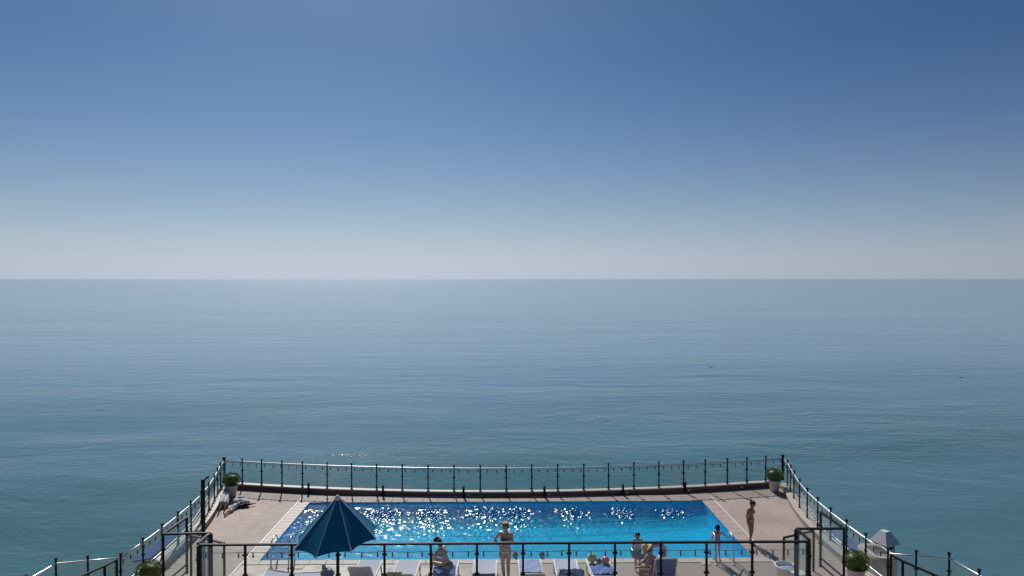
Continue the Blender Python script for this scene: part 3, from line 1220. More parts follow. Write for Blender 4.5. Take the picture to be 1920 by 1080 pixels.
lou = {}
lou['B'] = lounger((-3.86, 19.05, 0), 46, 'sun lounger with raised back with nothing on it, second from the left')
lou['C'] = lounger((-2.74, 19.05, 0), 30, 'sun lounger with a green striped towel over its back')
lou['D'] = lounger((-1.62, 19.05, 0), 8, 'sun lounger under the seated woman in a dark hat')
lou['E'] = lounger((-0.50, 19.05, 0), 26, 'sun lounger on the left of the standing woman in a black bikini')
lou['F'] = lounger((0.80, 19.08, 0), 28, 'sun lounger with pale blue towel right of the standing woman')
lou['G'] = lounger((1.84, 19.08, 0), 34, 'sun lounger with a mid blue towel hung over its raised back')
lou['H'] = lounger((2.80, 19.08, 0), 22, 'sun lounger carrying two beach balls and a heap of towels')
lou['I'] = lounger((4.48, 19.05, 0), 62, 'sun lounger with upright deep blue back beside the woman in a straw hat', sling=M['sling_blue'])
lou['A'] = lounger((-5.60, 18.86, 0), 12, 'sun lounger lying crosswise at the left end of the row', R(-83))

drape('towel', lou['C'], 30, 1.55, 2.25, 0.42, -0.16, M['towel_green'], 'green striped towel over the back of a lounger', seed=3)
drape('towel', lou['D'], 8, 0.45, 1.05, 0.62, -0.02, M['towel_blue'], 'deep blue towel under the seated woman in a dark hat', seed=4)
drape('towel', lou['F'], 28, 0.12, 1.75, 0.60, 0.0, M['towel_sky'], 'pale blue terry towel covering the lounger right of the standing woman', seed=5, rough=0.016)
drape('towel', lou['G'], 34, 1.10, 2.45, 0.64, 0.03, M['towel_mid'], 'mid blue towel hanging over the raised back of a lounger', seed=6, rough=0.014)
drape('towel', lou['H'], 22, 0.42, 1.50, 0.60, 0.02, M['towel_mid'], 'rumpled blue towel on the lounger with the beach balls', seed=7, rough=0.030)
drape('towel', lou['E'], 26, 1.62, 2.3, 0.60, 0.0, M['slate_cloth'], 'dark slate cloth added as shade on the lounger left of the standing woman', seed=9)  # added dark cloth, in place of the backrest's own shade
mb = MB()
for k in range(5):
    mb.ball((-4.95 + rnd.uniform(-0.06, 0.06), 18.95 + rnd.uniform(-0.05, 0.05), 0.40 + 0.05 * k), (0.13 - 0.018 * k, 0.10 - 0.012 * k, 0.055), 12, 7)
tag(mb.build('swim_shirt', M['emerald'], None, True), 'crumpled emerald green shirt on the crosswise lounger', 'clothing')
mb = MB()
mb.ball((-4.80, 18.86, 0.45), (0.15, 0.11, 0.10), 14, 9)
mb.tube([(-4.90, 18.86, 0.53), (-4.84, 18.86, 0.60), (-4.76, 18.86, 0.60), (-4.70, 18.86, 0.53)], 0.012, 6)
tag(mb.build('beach_bag', M['slate_cloth'], None, True), 'dark navy beach bag next to the emerald shirt', 'bag')


def ball_material(name, a, b, freq):
    m, t_, p = material(name)
    tc_ = t_.nodes.new('ShaderNodeTexCoord')
    sp = t_.nodes.new('ShaderNodeSeparateXYZ')
    link(t_, tc_.outputs['Object'], sp.inputs[0])
    an = mathn(t_, 'ARCTAN2', sp.outputs['Y'], sp.outputs['X'])
    st = mathn(t_, 'GREATER_THAN', mathn(t_, 'FRACT', mathn(t_, 'MULTIPLY', an, freq / 6.2832)), 0.5)
    link(t_, mixc(t_, st, a, b), p.inputs['Base Color'])
    p.inputs['Roughness'].default_value = 0.3
    return m


def beach_ball(loc, r, mat, label):
    mb_ = MB()
    mb_.ball((0, 0, 0), r, 24, 14)
    o = mb_.build('beach_ball', mat, None, True)
    o.location = loc
    o.rotation_euler = (0.5, 0.35, 0.2)
    return tag(o, label, 'ball', 'beach balls on a lounger')


beach_ball((2.60, 19.72, 0.485), 0.135, ball_material('yellow_ball', (0.62, 0.58, 0.13), (0.42, 0.52, 0.16), 3), 'yellow green beach ball on a lounger')
beach_ball((2.98, 19.60, 0.465), 0.115, ball_material('coral_ball', (0.85, 0.20, 0.12), (0.80, 0.28, 0.18), 3), 'coral red beach ball on a lounger')
mb = MB()
mb.ball((2.80, 19.68, 0.41), (0.085, 0.12, 0.06), 12, 8)
mb.ball((2.80, 19.62, 0.46), (0.05, 0.06, 0.05), 12, 8)
tag(mb.build('swim_bag', M['slate_cloth'], None, True), 'small dark bundle lying between the two beach balls', 'bag')

# inflatable ring leaning by the lounger with the blue back
def torus(c, Rr, rr, rot, nu=28, nv=12):
    mb_ = MB()
    vs_, fs_ = [], []
    for i in range(nu):
        a = 2 * math.pi * i / nu
        for j in range(nv):
            b = 2 * math.pi * j / nv
            v_ = Vector(((Rr + rr * math.cos(b)) * math.cos(a), (Rr + rr * math.cos(b)) * math.sin(a), rr * math.sin(b)))
            vs_.append(rot @ v_ + Vector(c))
    for i in range(nu):
        for j in range(nv):
            fs_.append((i * nv + j, ((i + 1) % nu) * nv + j, ((i + 1) % nu) * nv + (j + 1) % nv, i * nv + (j + 1) % nv))
    mb_.add(vs_, fs_)
    return mb_


M['lilac'] = plain('lilac_vinyl', (0.50, 0.42, 0.68), 0.25, var=0.25, scale=5)
M['coral'] = plain('coral_vinyl', (0.80, 0.16, 0.09), 0.3, var=0.1)
M['turq'] = plain('turquoise_vinyl', (0.01, 0.28, 0.36), 0.3, var=0.15, scale=6)
M['pinkv'] = plain('pink_vinyl', (0.72, 0.22, 0.34), 0.3, var=0.15, scale=9)
mb = torus((4.50, 19.72, 0.655), 0.21, 0.09, Matrix.Rotation(R(78), 3, 'X'))
o_ = mb.build('swim_ring', M['lilac'], None, True)
tag(o_, 'lilac swim ring standing on the lounger behind the woman in a straw hat', 'swim ring')
mb = torus((3.62, 18.75, 0.16), 0.10, 0.055, Matrix.Rotation(R(70), 3, 'X') @ Matrix.Rotation(R(20), 3, 'Y'))
mb.tube([(3.62, 18.66, 0.16), (3.60, 18.60, 0.45)], 0.02, 6)
tag(mb.build('arm_band', M['coral'], None, True), 'coral red inflatable by the feet of the woman in a straw hat', 'inflatable')

# ------------------------------------------------------------------ pool ladders
def ladder(x, y, label):
    t_ = thing('pool_ladder', (x, y, 0), label, 'ladder', 'steel pool ladders')
    for sx_ in (-0.26, 0.26):
        mb_ = MB()
        pts = [(sx_, -0.47, 0.01), (sx_, -0.47, 0.62)]
        for k in range(9):
            a = math.pi * k / 8
            pts.append((sx_, -0.17 - 0.30 * math.cos(a), 0.62 + 0.24 * math.sin(a)))
        pts += [(sx_, 0.13, 0.3), (sx_, 0.13, -0.70)]
        mb_.tube(pts, 0.021, 10)
        h_ = obj('handrail', mb_.mesh('handrail', M['steel'], True), t_, local=True)
        mb_ = MB()
        mb_.lathe([(0.06, 0.004), (0.058, 0.022), (0.03, 0.045), (0.022, 0.05)], (sx_, -0.47, 0), 14)
        obj('flange', mb_.mesh('flange', M['white_plastic'], True), h_, local=True)
    for z in (-0.22, -0.50):
        mb_ = MB()
        mb_.box((0, 0.13, z), (0.50, 0.08, 0.025))
        obj('rung', mb_.mesh('rung', M['steel']), t_, local=True)


ladder(6.69, 20.78, 'steel pool ladder at the right end by the small child')
ladder(-6.61, 20.72, 'steel pool ladder at the left end of the pool')

# ------------------------------------------------------------------ towel bin, chimney, vent and blue canopies outside the fence
t = thing('towel_bin', (7.86, 18.72, 0), 'white round towel bin by the end of the white line', 'bin')
mb = MB()
mb.lathe([(0.20, 0.004), (0.215, 0.02), (0.275, 0.62), (0.30, 0.625), (0.30, 0.665), (0.27, 0.668), (0.258, 0.60), (0.25, 0.30)], n=28)
obj('drum', mb.mesh('drum', M['white_plastic'], True), t, local=True)
mb = MB()
for k in range(7):
    mb.ball((rnd.uniform(-0.12, 0.12), rnd.uniform(-0.12, 0.12), 0.53 + rnd.uniform(-0.02, 0.03)), (0.14, 0.11, 0.06), 12, 7, mat=Matrix.Rotation(rnd.uniform(0, 3), 3, 'Z'))
obj('used_towels', mb.mesh('used_towels', M['towel_sky'], True), t, local=True)
mb = MB()
mb.box((8.02, 18.28, 0.33), (0.30, 0.26, 0.64), 0.3, taper=1.12)
tag(mb.build('waste_basket', M['white_plastic']), 'smaller square white basket in front of the round towel bin', 'basket')

t = thing('chimney', (13.1, 23.1, -4), 'galvanised chimney with a pyramid hood outside the right fence', 'chimney')
CX, CY = 13.10, 23.1
mb = MB()
mb.box((CX, CY, -3.06), (0.44, 0.44, 4.9), R(22))
mb.build('shaft', M['galv'], t)
mb = MB()
rot = Matrix.Rotation(R(22), 3, 'Z')
for sx_, sy_ in ((-1, -1), (1, -1), (1, 1), (-1, 1)):
    p = rot @ Vector((sx_ * 0.195, sy_ * 0.195, 0))
    mb.box((CX + p.x, CY + p.y, -0.52), (0.04, 0.04, 0.18), R(22))
mb.box((CX, CY, -0.52), (0.35, 0.35, 0.175), R(22), mi=1)
mb.build('throat', [M['galv'], M['darkvoid']], t)
mb = MB()
b4 = [rot @ Vector((sx_ * 0.335, sy_ * 0.335, 0)) + Vector((CX, CY, -0.44)) for sx_, sy_ in ((-1, -1), (1, -1), (1, 1), (-1, 1))]
b5 = [p + Vector((0, 0, 0.03)) for p in b4]
t4 = [rot @ Vector((sx_ * 0.115, sy_ * 0.115, 0)) + Vector((CX, CY, -0.03)) for sx_, sy_ in ((-1, -1), (1, -1), (1, 1), (-1, 1))]
mb.loft([b4, b5, t4])
mb.build('hood', M['galv'], t)

t = thing('roof_vent', (11.3, 20.55, -0.5), 'pale rounded vent unit with grille next to the chimney', 'vent')
mb = MB()
prof = []
for k in range(24):
    a = 2 * math.pi * k / 24
    prof.append(Vector((0.40 * math.copysign(abs(math.cos(a)) ** 0.55, math.cos(a)), 0.62 * math.copysign(abs(math.sin(a)) ** 0.55, math.sin(a)), 0)))
c0 = Vector((11.42, 20.55, 0.02))
mb.loft([[c0 + p + Vector((0, 0, -3.0)) for p in prof], [c0 + p + Vector((0, 0, 0.24)) for p in prof], [c0 + p * 0.93 + Vector((0, 0, 0.30)) for p in prof]])
mb.build('casing', M['kerb_top'], t)
mb = MB()
mb.loft([[c0 + p * 0.66 + Vector((0, 0, 0.29)) for p in prof], [c0 + p * 0.64 + Vector((0, 0, 0.315)) for p in prof]])
g_ = mb.build('grille', M['galv'], t)
for k in range(7):
    mb = MB()
    mb.box((c0.x, c0.y - 0.30 + 0.10 * k, 0.345), (0.46, 0.018, 0.018))
    mb.build('slat', M['darkvoid'], g_)

for sgn, word in ((-1, 'left'), (1, 'right')):
    x0 = AX + sgn * 11.36
    mb = MB()
    mb.box((x0, 22.55, -0.16), (0.55, 2.5, 0.05), mat=Matrix.Rotation(R(sgn * 10), 3, 'Y'))
    for yy in (21.5, 23.6):
        mb.box((x0 + sgn * 0.05, yy, -1.9), (0.06, 0.06, 3.4))
    tag(mb.build('canopy_roof', M['blue_roof']), 'blue sheet roof just outside the %s glass fence' % word, 'roof')

# ------------------------------------------------------------------ folded parasols stacked at the far left corner
def folded_parasol(a, b, cloth, label, r=0.055):
    a, b = Vector(a), Vector(b)
    t_ = thing('folded_parasol', a, label, 'parasol', 'folded parasols by the far left planter')
    mb_ = MB()
    mb_.tube([a, b], 0.02, 8)
    mb_.build('pole', M['wood'], t_, True)
    d = b - a
    side = d.cross(Vector((0, 0, 1))).normalized()
    upv = side.cross(d).normalized()
    mb_ = MB()
    rings = []
    for i in range(11):
        s_ = 0.36 + 0.60 * i / 10
        rr = r * (0.55 + 1.0 * math.sin(math.pi * min(1, 0.25 + i / 13)) * (1.15 - 0.5 * i / 10))
        ring = []
        for k in range(20):
            an = 2 * math.pi * k / 20
            q = rr * (1 + 0.25 * math.cos(5 * an + i * 0.4))
            ring.append(a + d * s_ + (side * math.cos(an) + upv * math.sin(an)) * q)
        rings.append(ring)
    mb_.loft(rings)
    mb_.build('furled_canopy', cloth, t_, True)


folded_parasol((-10.30, 24.70, 0.03), (-10.95, 27.15, 0.40), M['grey_cloth'], 'pale furled parasol leaning on the left kerb, nearest the fence', 0.06)
folded_parasol((-10.22, 25.05, 0.03), (-10.72, 26.75, 0.36), M['grey_cloth'], 'pale furled parasol lying against the left kerb in front of the planter', 0.055)
folded_parasol((-10.12, 24.86, 0.03), (-9.86, 26.30, 0.16), M['grey_cloth'], 'grey furled parasol lying on the deck below the planter', 0.055)
folded_parasol((-10.02, 24.62, 0.03), (-9.98, 25.90, 0.10), M['grey_cloth'], 'slim furled parasol lowest in the pile on the deck', 0.04)
folded_parasol((-10.30, 25.35, 0.05), (-9.35, 25.95, 0.09), M['black_cloth'], 'black furled parasol lying across the pile on the deck', 0.03)
mb = MB()
for k in range(5):
    mb.ball((-10.12 + 0.11 * k + rnd.uniform(-.05, .05), 26.0 + rnd.uniform(-0.16, 0.16), 0.16 + rnd.uniform(-0.03, 0.07)), (0.19, 0.12, 0.09), 12, 8, mat=Matrix.Rotation(rnd.uniform(0, 3), 3, 'Z'))
tag(mb.build('folded_cover', M['grey_cloth'], None, True), 'crumpled pale cover heaped on the furled parasols', 'cover')

# ------------------------------------------------------------------ birds low over the sea
def bird(loc, span, rz, flap, label):
    mb_ = MB()
    n_ = 10
    prof = [(-0.32, 0.01), (-0.24, 0.035), (-0.05, 0.07), (0.10, 0.065), (0.22, 0.04), (0.30, 0.042), (0.35, 0.03), (0.41, 0.006)]
    rings = [[Vector((rr * math.cos(2 * math.pi * k / n_), y, rr * math.sin(2 * math.pi * k / n_))) for k in range(n_)] for y, rr in prof]
    mb_.loft([list(reversed(r_)) for r_ in rings])
    for sg in (-1, 1):
        st = [(0.04, 0.10, 0.26, 0.02), (0.22, 0.13, 0.22, 0.02 + flap * 0.5), (0.42, 0.06, 0.19, 0.02 + flap), (0.62, -0.08, 0.07, 0.02 + flap * 0.75)]
        rr = []
        for x, y, ch, z in st:
            rr.append([Vector((sg * x, y, z + 0.012)), Vector((sg * x, y - ch * 0.4, z + 0.02)), Vector((sg * x, y - ch, z)), Vector((sg * x, y - ch * 0.4, z - 0.006))])
        mb_.loft(rr)
    o = mb_.build('seabird', M['black_cloth'], None)
    o.location = loc
    o.rotation_euler = (0, 0, rz)
    o.scale = (span / 1.24,) * 3
    return tag(o, label, 'bird', 'dark seabirds flying low over the water')


bird((74.0, 109.0, -7.3), 1.25, R(8), 0.03, 'dark seabird with level wings, rightmost over the sea')
bird((35.1, 114.0, -6.2), 1.25, R(35), -0.10, 'dark seabird banking, the middle one of three over the sea')
bird((10.3, 117.0, -6.6), 0.62, R(80), 0.12, 'smallest dark seabird, leftmost of three over the sea')

# ------------------------------------------------------------------ people
def skin_material(name, col):
    m, t_, p = material(name)
    g = t_.nodes.new('ShaderNodeNewGeometry')
    n_ = noise(t_, g.outputs['Position'], 14, 4)
    v = t_.nodes.new('ShaderNodeVectorMath')
    v.operation = 'SCALE'
    v.inputs[0].default_value = col
    link(t_, maprange(t_, n_, 0.3, 0.7, 0.9, 1.08), v.inputs['Scale'])
    link(t_, v.outputs[0], p.inputs['Base Color'])
    p.inputs['Roughness'].default_value = 0.48
    return m


M['skin_fair'] = skin_material('fair_skin', (0.52, 0.31, 0.22))
M['skin_tan'] = skin_material('tanned_skin', (0.30, 0.145, 0.075))
M['skin_child'] = skin_material('child_skin', (0.50, 0.29, 0.19))
M['hair_dark'] = plain('dark_hair', (0.012, 0.009, 0.008), 0.5)
M['hair_brown'] = plain('brown_hair', (0.05, 0.026, 0.014), 0.5)
M['hair_blond'] = plain('blond_hair', (0.36, 0.22, 0.10), 0.55)
M['straw'] = plain('straw', (0.55, 0.36, 0.14), 0.8, var=0.15, scale=30)
M['bikini_black'] = plain('black_swimwear', (0.012, 0.012, 0.014), 0.6)
M['bikini_dark'] = plain('dark_green_swimwear', (0.02, 0.028, 0.018), 0.6)
M['bikini_yellow'] = plain('yellow_swimwear', (0.52, 0.43, 0.03), 0.6)
M['bikini_cream'] = plain('cream_swimwear', (0.55, 0.46, 0.36), 0.6)
M['swim_pink'] = plain('pink_swimwear', (0.58, 0.20, 0.24), 0.6, var=0.2, scale=25)
M['swim_red'] = plain('wine_swimwear', (0.22, 0.03, 0.03), 0.6)
M['shirt_white'] = plain('white_shirt', (0.72, 0.72, 0.70), 0.85)
M['navy_hat'] = plain('navy_hat', (0.012, 0.014, 0.03), 0.8)
M['cap_blue'] = plain('blue_cap', (0.03, 0.10, 0.42), 0.6)
M['eye'] = plain('eye', (0.02, 0.015, 0.012), 0.2)
M['lip'] = plain('lip', (0.38, 0.11, 0.09), 0.5)

STAND = dict(pelvis=(0, 0, .93), chest=(0, -.005, 1.26), neck=(0, -.01, 1.425), head=(0, .02, 1.575),
             sL=(.165, -.01, 1.385), eL=(.215, -.03, 1.12), wL=(.225, .03, .885),
             sR=(-.165, -.01, 1.385), eR=(-.215, -.03, 1.12), wR=(-.225, .03, .885),
             hL=(.085, 0, .89), kL=(.09, .015, .49), aL=(.095, -.02, .075), tL=(.115, .15, .03),
             hR=(-.085, 0, .89), kR=(-.09, .015, .49), aR=(-.095, -.02, .075), tR=(-.115, .15, .03))


def person(loc, face, pose, label, skin, scale=1.0, head=1.0, hair=None, hair_style='bob', suit=None, hat=None, woman=True, slim=1.0, look=0.0, tilt=0.0):
    """local axes: +Y is where the body faces, +X its left-hand side seen from behind is right... (x positive = its right from the front)"""
    J = {k: Vector(v) for k, v in STAND.items()}
    for k, v in pose.items():
        J[k] = Vector(v)
    P, C, N, Hd = J['pelvis'], J['chest'], J['neck'], J['head']
    lat_p = (J['hL'] - J['hR'])
    lat_p.normalize()
    lat_s = (J['sL'] - J['sR'])
    lat_s.normalize()
    mb_ = MB()

    def ring(c, lat, ax, w_, d_, n_=20):
        fw = lat.cross(ax).normalized() * -1
        return [c + lat * (w_ * math.cos(2 * math.pi * k / n_)) + fw * (d_ * math.sin(2 * math.pi * k / n_)) for k in range(n_)]
    f_ = slim
    hipw = 0.172 if woman else 0.150
    wst = 0.122 if woman else 0.138
    prof = [(-.30, .070, .055), (-.24, .125, .088), (-.10, hipw * .98, .112), (.02, hipw, .114), (.22, hipw * .88, .100), (.48, wst, .084), (.72, .132, .092),
            (1.0, .148, .105), (1.18, .155, .098), (1.36, .142, .078), (1.47, .095, .060), (1.55, .060, .052)]
    spine = lambda s_: (P + (C - P) * s_) if s_ <= 1 else (C + (N - C) * ((s_ - 1) / 0.55))
    rings = []
    for s_, w_, d_ in prof:
        k = max(0.0, min(1.0, s_))
        lat = lat_p.lerp(lat_s, k).normalized()
        ax = (spine(min(s_ + .1, 1.55)) - spine(s_ - .1)).normalized()
        rings.append(ring(spine(s_), lat, ax, w_ * f_, d_ * f_))
    mb_.loft(rings)
    axc = (N - C).normalized()
    fwd_c = axc.cross(lat_s).normalized()
    if fwd_c.dot(Vector((0, 1, 0))) < 0 and abs(fwd_c.y) > 0.3:
        fwd_c = -fwd_c
    axp = (C - P).normalized()
    fwd_p = axp.cross(lat_p).normalized()
    if fwd_p.dot(fwd_c) < 0:
        fwd_p = -fwd_p
    if woman:
        for sg in (-1, 1):
            mb_.ball(C + lat_s * (.068 * sg * f_) + fwd_c * (.080 * f_) - axc * .005, (.060 * f_,) * 3, 12, 8)
    for sg in (-1, 1):
        mb_.ball(P + lat_p * (.078 * sg * f_) - fwd_p * (.055 * f_) - axp * .055, (.088 * f_, .080 * f_, .090 * f_), 12, 8)

    def chain(pts, rs):
        P_, R_ = [], []
        for (a, b, ra, rb_) in zip(pts, pts[1:], rs, rs[1:]):
            a, b = Vector(a), Vector(b)
            for k in range(4):
                P_.append(a.lerp(b, k / 4))
                R_.append(ra + (rb_ - ra) * k / 4)
        P_.append(Vector(pts[-1]))
        R_.append(rs[-1])
        mb_.tube(P_, [q * f_ for q in R_], 12)
        for p_, r_ in zip(pts, rs):
            mb_.ball(p_, r_ * f_ * 0.99, 12, 8)
    for sd in 'LR':
        S_, E_, W_ = J['s' + sd], J['e' + sd], J['w' + sd]
        fo = E_.lerp(W_, .28)
        chain([C.lerp(N, .45), S_, S_.lerp(E_, .4), E_, fo, W_], [.055, .050, .046, .037, .039, .024])
        d = (W_ - E_).normalized()
        sv = d.cross(Vector((0, 1, 0.2)))
        if sv.length < .2:
            sv = d.cross(Vector((1, 0, 0)))
        sv.normalize()
        nv = d.cross(sv).normalized()
        rotm = Matrix((sv, nv, d)).transposed()
        mb_.ball(W_ + d * .045, (.036, .017, .050), 12, 8, mat=rotm)
        for q, (off, ln) in enumerate(((-.026, .058), (-.009, .068), (.009, .064), (.025, .050))):
            b0 = W_ + d * .080 + sv * off
            b1 = b0 + d * ln * .5 + nv * .008 + sv * off * .15
            b2 = b1 + d * ln * .42 + nv * .022
            mb_.tube([b0 - d * .02, b0, b1, b2], [.0095, .0095, .0088, .0070], 8)
        mb_.tube([W_ + d * .025 + sv * .026, W_ + d * .055 + sv * .046 + nv * .010, W_ + d * .082 + sv * .054 + nv * .020], [.012, .0105, .008], 8)
        H_j, K_, A_, T_ = J['h' + sd], J['k' + sd], J['a' + sd], J['t' + sd]
        hip_in = H_j
        chain([hip_in, H_j.lerp(K_, .25), K_, K_.lerp(A_, .3), A_.lerp(K_, .15), A_], [.086, .082, .051, .053, .034, .034])
        fd = (T_ - A_)
        heel = A_ - Vector((fd.x, fd.y, 0)).normalized() * .045 + Vector((0, 0, -.028)) * (1 if A_.z < .2 or True else 0)
        mb_.tube([heel, A_ + Vector((0, 0, -.02)) + fd * .2, A_.lerp(T_, .62), T_, T_ + (T_ - A_).normalized() * .05], [.028, .036, .038, .034, .014], 12)
        mb_.ball(heel, .030, 10, 7)
    # neck and head
    up = (Hd - N).normalized()
    chain([N - up * .05, N.lerp(Hd, .55)], [.056, .047])
    latv = lat_s.copy()
    fw = up.cross(latv).normalized()
    if fw.dot(fwd_c) < 0:
        fw = -fw
    q = Matrix.Rotation(look, 3, up)
    fw = q @ fw
    latv = q @ latv
    q2 = Matrix.Rotation(tilt, 3, latv)
    fw2 = q2 @ fw
    up2 = q2 @ up
    B = Matrix((latv, fw2, up2)).transposed()
    k = head

    def hp(x, y, z):
        return Hd + B @ (Vector((x, y, z)) * k)
    mb_.ball(hp(0, -.008, .022), (.076 * k, .096 * k, .092 * k), 18, 12, mat=B)
    mb_.ball(hp(0, .022, -.045), (.060 * k, .068 * k, .068 * k), 16, 10, mat=B)
    mb_.ball(hp(0, .062, -.088), (.026 * k, .024 * k, .022 * k), 12, 8, mat=B)
    mb_.tube([hp(0, .084, .012), hp(0, .100, -.022), hp(0, .094, -.036)], [.009 * k, .013 * k, .011 * k], 8)
    for sg in (-1, 1):
        mb_.ball(hp(.074 * sg, -.012, -.012), (.011 * k, .022 * k, .030 * k), 10, 7, mat=B)
    me0 = mb_.mesh('raw', skin, True)
    tmp = bpy.data.objects.new('tmp', me0)
    COL.objects.link(tmp)
    md = tmp.modifiers.new('r', 'REMESH')
    md.mode = 'VOXEL'
    md.voxel_size = 0.0095
    md.use_smooth_shade = True
    ms = tmp.modifiers.new('s', 'SMOOTH')
    ms.factor = 0.5
    ms.iterations = 3
    dg = bpy.context.evaluated_depsgraph_get()
    dg.update()
    me1 = bpy.data.meshes.new_from_object(tmp.evaluated_get(dg))
    me1.name = 'body'
    me1.materials.clear()
    me1.materials.append(skin)
    bpy.data.objects.remove(tmp)
    t_ = thing('person', loc, label, 'person')
    t_.rotation_euler = (0, 0, math.atan2(-face[0], face[1]))
    t_.scale = (scale,) * 3
    obj('body', me1, t_, local=True)

    # clothing and hair: copies of the body's own faces, pushed outwards
    nv_ = len(me1.vertices)
    co = np.empty(nv_ * 3)
    me1.vertices.foreach_get('co', co)
    co = co.reshape(-1, 3)
    no = np.empty(nv_ * 3)
    me1.vertices.foreach_get('normal', no)
    no = no.reshape(-1, 3)
    polys = [tuple(p.vertices) for p in me1.polygons]

    def shell(name, sel, off, mat, parent=t_):
        keep = [p for p in polys if all(sel[i] for i in p)]
        if len(keep) < 4:
            return
        used = sorted({i for p in keep for i in p})
        mp = {i: q_ for q_, i in enumerate(used)}
        offs = np.array([off(i) if callable(off) else off for i in used])[:, None]
        vs_ = co[used] + no[used] * offs
        m2 = MB()
        m2.add([tuple(v) for v in vs_], [tuple(mp[i] for i in p) for p in keep])
        # rim closes onto the skin
        return obj(name, m2.mesh(name, mat, True), parent, local=True)

    def tor(s0, s1, extra=None):
        """mask of torso between two spine parameters"""
        a = np.array(P)
        d = np.array(C - P)
        L2 = d @ d
        rel = co - a
        s_ = rel @ d / L2
        lat = np.array(lat_p)
        u = rel @ lat
        fwv = np.array(fwd_p)
        dep = rel @ fwv
        m_ = (s_ > s0) & (s_ < s1) & (np.abs(u) < .185) & (np.abs(dep) < .19)
        for sd in 'LR':                # leave the arms out
            for a_, b_ in (('s', 'e'), ('e', 'w')):
                p0 = np.array(J[a_ + sd]) if a_ == 'e' else np.array(J['s' + sd].lerp(J['e' + sd], .35))
                p1 = np.array(J[b_ + sd]) + (np.array(J['w' + sd] - J['e' + sd]) * .75 if b_ == 'w' else 0)
                dd = p1 - p0
                tt = np.clip(((co - p0) @ dd) / (dd @ dd), 0, 1)
                dist = np.linalg.norm(co - p0 - tt[:, None] * dd, axis=1)
                m_ &= dist > .058
        return m_, s_, u, dep
    for part in (suit or []):
        kind, mat = part
        if kind == 'brief':
            m_, s_, u, dep = tor(-.42, .16)
            m_ &= s_ > -.40 + np.abs(u) * 2.3
            shell('bikini_bottom', m_, .006, mat)
        elif kind == 'shorts':
            m_, s_, u, dep = tor(-.75, .22)
            shell('swim_shorts', m_, .010, mat)
        elif kind == 'band':
            m_, s_, u, dep = tor(.84, 1.06)
            m_ &= (dep > 0) | ((s_ > .90) & (s_ < .99))
            shell('bikini_top', m_, .006, mat)
        elif kind == 'triangle':
            m_, s_, u, dep = tor(.84, 1.35)
            m_ &= ((dep > 0.0) & (np.abs(np.abs(u) - .065) < .075 - (s_ - .86) * .16)) | ((s_ > .86) & (s_ < .92)) | ((dep > 0) & (s_ > 1.05) & (np.abs(np.abs(u) - .06) < .016))
            shell('bikini_top', m_, .006, mat)
        elif kind == 'onepiece':
            m_, s_, u, dep = tor(-.40, 1.32)
            m_ &= (s_ > -.38 + np.abs(u) * 2.0) & ((s_ < 1.02) | (np.abs(np.abs(u) - .07) < .03))
            shell('swimsuit', m_, .006, mat)
        elif kind == 'shirt':
            m_, s_, u, dep = tor(.0, 1.42)
            shell('shirt', m_, .012, mat)
    lh = (co - np.array(Hd)) @ np.array(B)            # head-local coordinates
    lh = lh / k
    inhead = np.linalg.norm(lh - np.array((0, 0, -.005)), axis=1) < .145
    if hair is not None:
        line = .052 - .0 * lh[:, 1]
        m_ = inhead & (((lh[:, 2] > .050) & (lh[:, 1] < .085)) | ((lh[:, 1] < .012) & (lh[:, 2] > (-.085 if hair_style != 'up' else -.05))))
        hr = shell('hair', m_, lambda i: (.014 + .004 * math.sin(40 * co[i][0]) * math.cos(35 * co[i][2])) * k, hair)
        hb = MB()
        if hair_style == 'bun':
            hb.ball(hp(0, -.118, .060), (.042 * k,) * 3, 12, 8)
            hb.tube([hp(0, -.12, .06), hp(0.01, -.17, .068), hp(.0, -.20, .05)], [.03 * k, .022 * k, .006 * k], 8)
        elif hair_style == 'tail':
            hb.tube([hp(0, -.095, .04), hp(0, -.135, .0), hp(0, -.13, -.10), hp(0.0, -.11, -.20)], [.03 * k, .035 * k, .03 * k, .008 * k], 10)
        elif hair_style == 'bob':
            hb.ball(hp(0, -.055, -.055), (.080 * k, .055 * k, .085 * k), 14, 9, mat=B)
        if hb.v:
            obj('hair_bunch', hb.mesh('hair_bunch', hair, True), hr if hr else t_, local=True)
    fb = MB()
    for sg in (-1, 1):
        fb.ball(hp(.031 * sg, .083, .006), (.013 * k, .008 * k, .007 * k), 10, 7, mat=B)
    obj('eyes', fb.mesh('eyes', M['eye'], True), t_, local=True)
    fb = MB()
    fb.ball(hp(0, .088, -.060), (.022 * k, .008 * k, .007 * k), 10, 7, mat=B)
    obj('mouth', fb.mesh('mouth', M['lip'], True), t_, local=True)
    if hat:
        crown, brim_r, mat, band, tiltf = hat
        hb = MB()
        c_ = hp(0, -.006, .058)
        nn = 24
        pr = [(brim_r * 1.0, -.016), (brim_r * .75, .0), (.094, .006), (.090, .05), (.080, crown * .85), (.055, crown), (.01, crown * .98)]
        rr = []
        for r0, z0 in pr:
            rr.append([c_ + B @ Vector((r0 * k * math.cos(2 * math.pi * a / nn), r0 * 1.08 * k * math.sin(2 * math.pi * a / nn), (z0 + (.010 * math.cos(4 * math.pi * a / nn) if r0 > .1 else 0)) * k)) for a in range(nn)])
        rr2 = [[c_ + (p_ - c_) * .99 - B @ Vector((0, 0, .004)) for p_ in r_] for r_ in rr]
        hb.loft(rr, caps=False)
        hb.loft([list(reversed(r_)) for r_ in rr2], caps=False)
        hh = obj('hat', hb.mesh('hat', mat, True), t_, local=True)
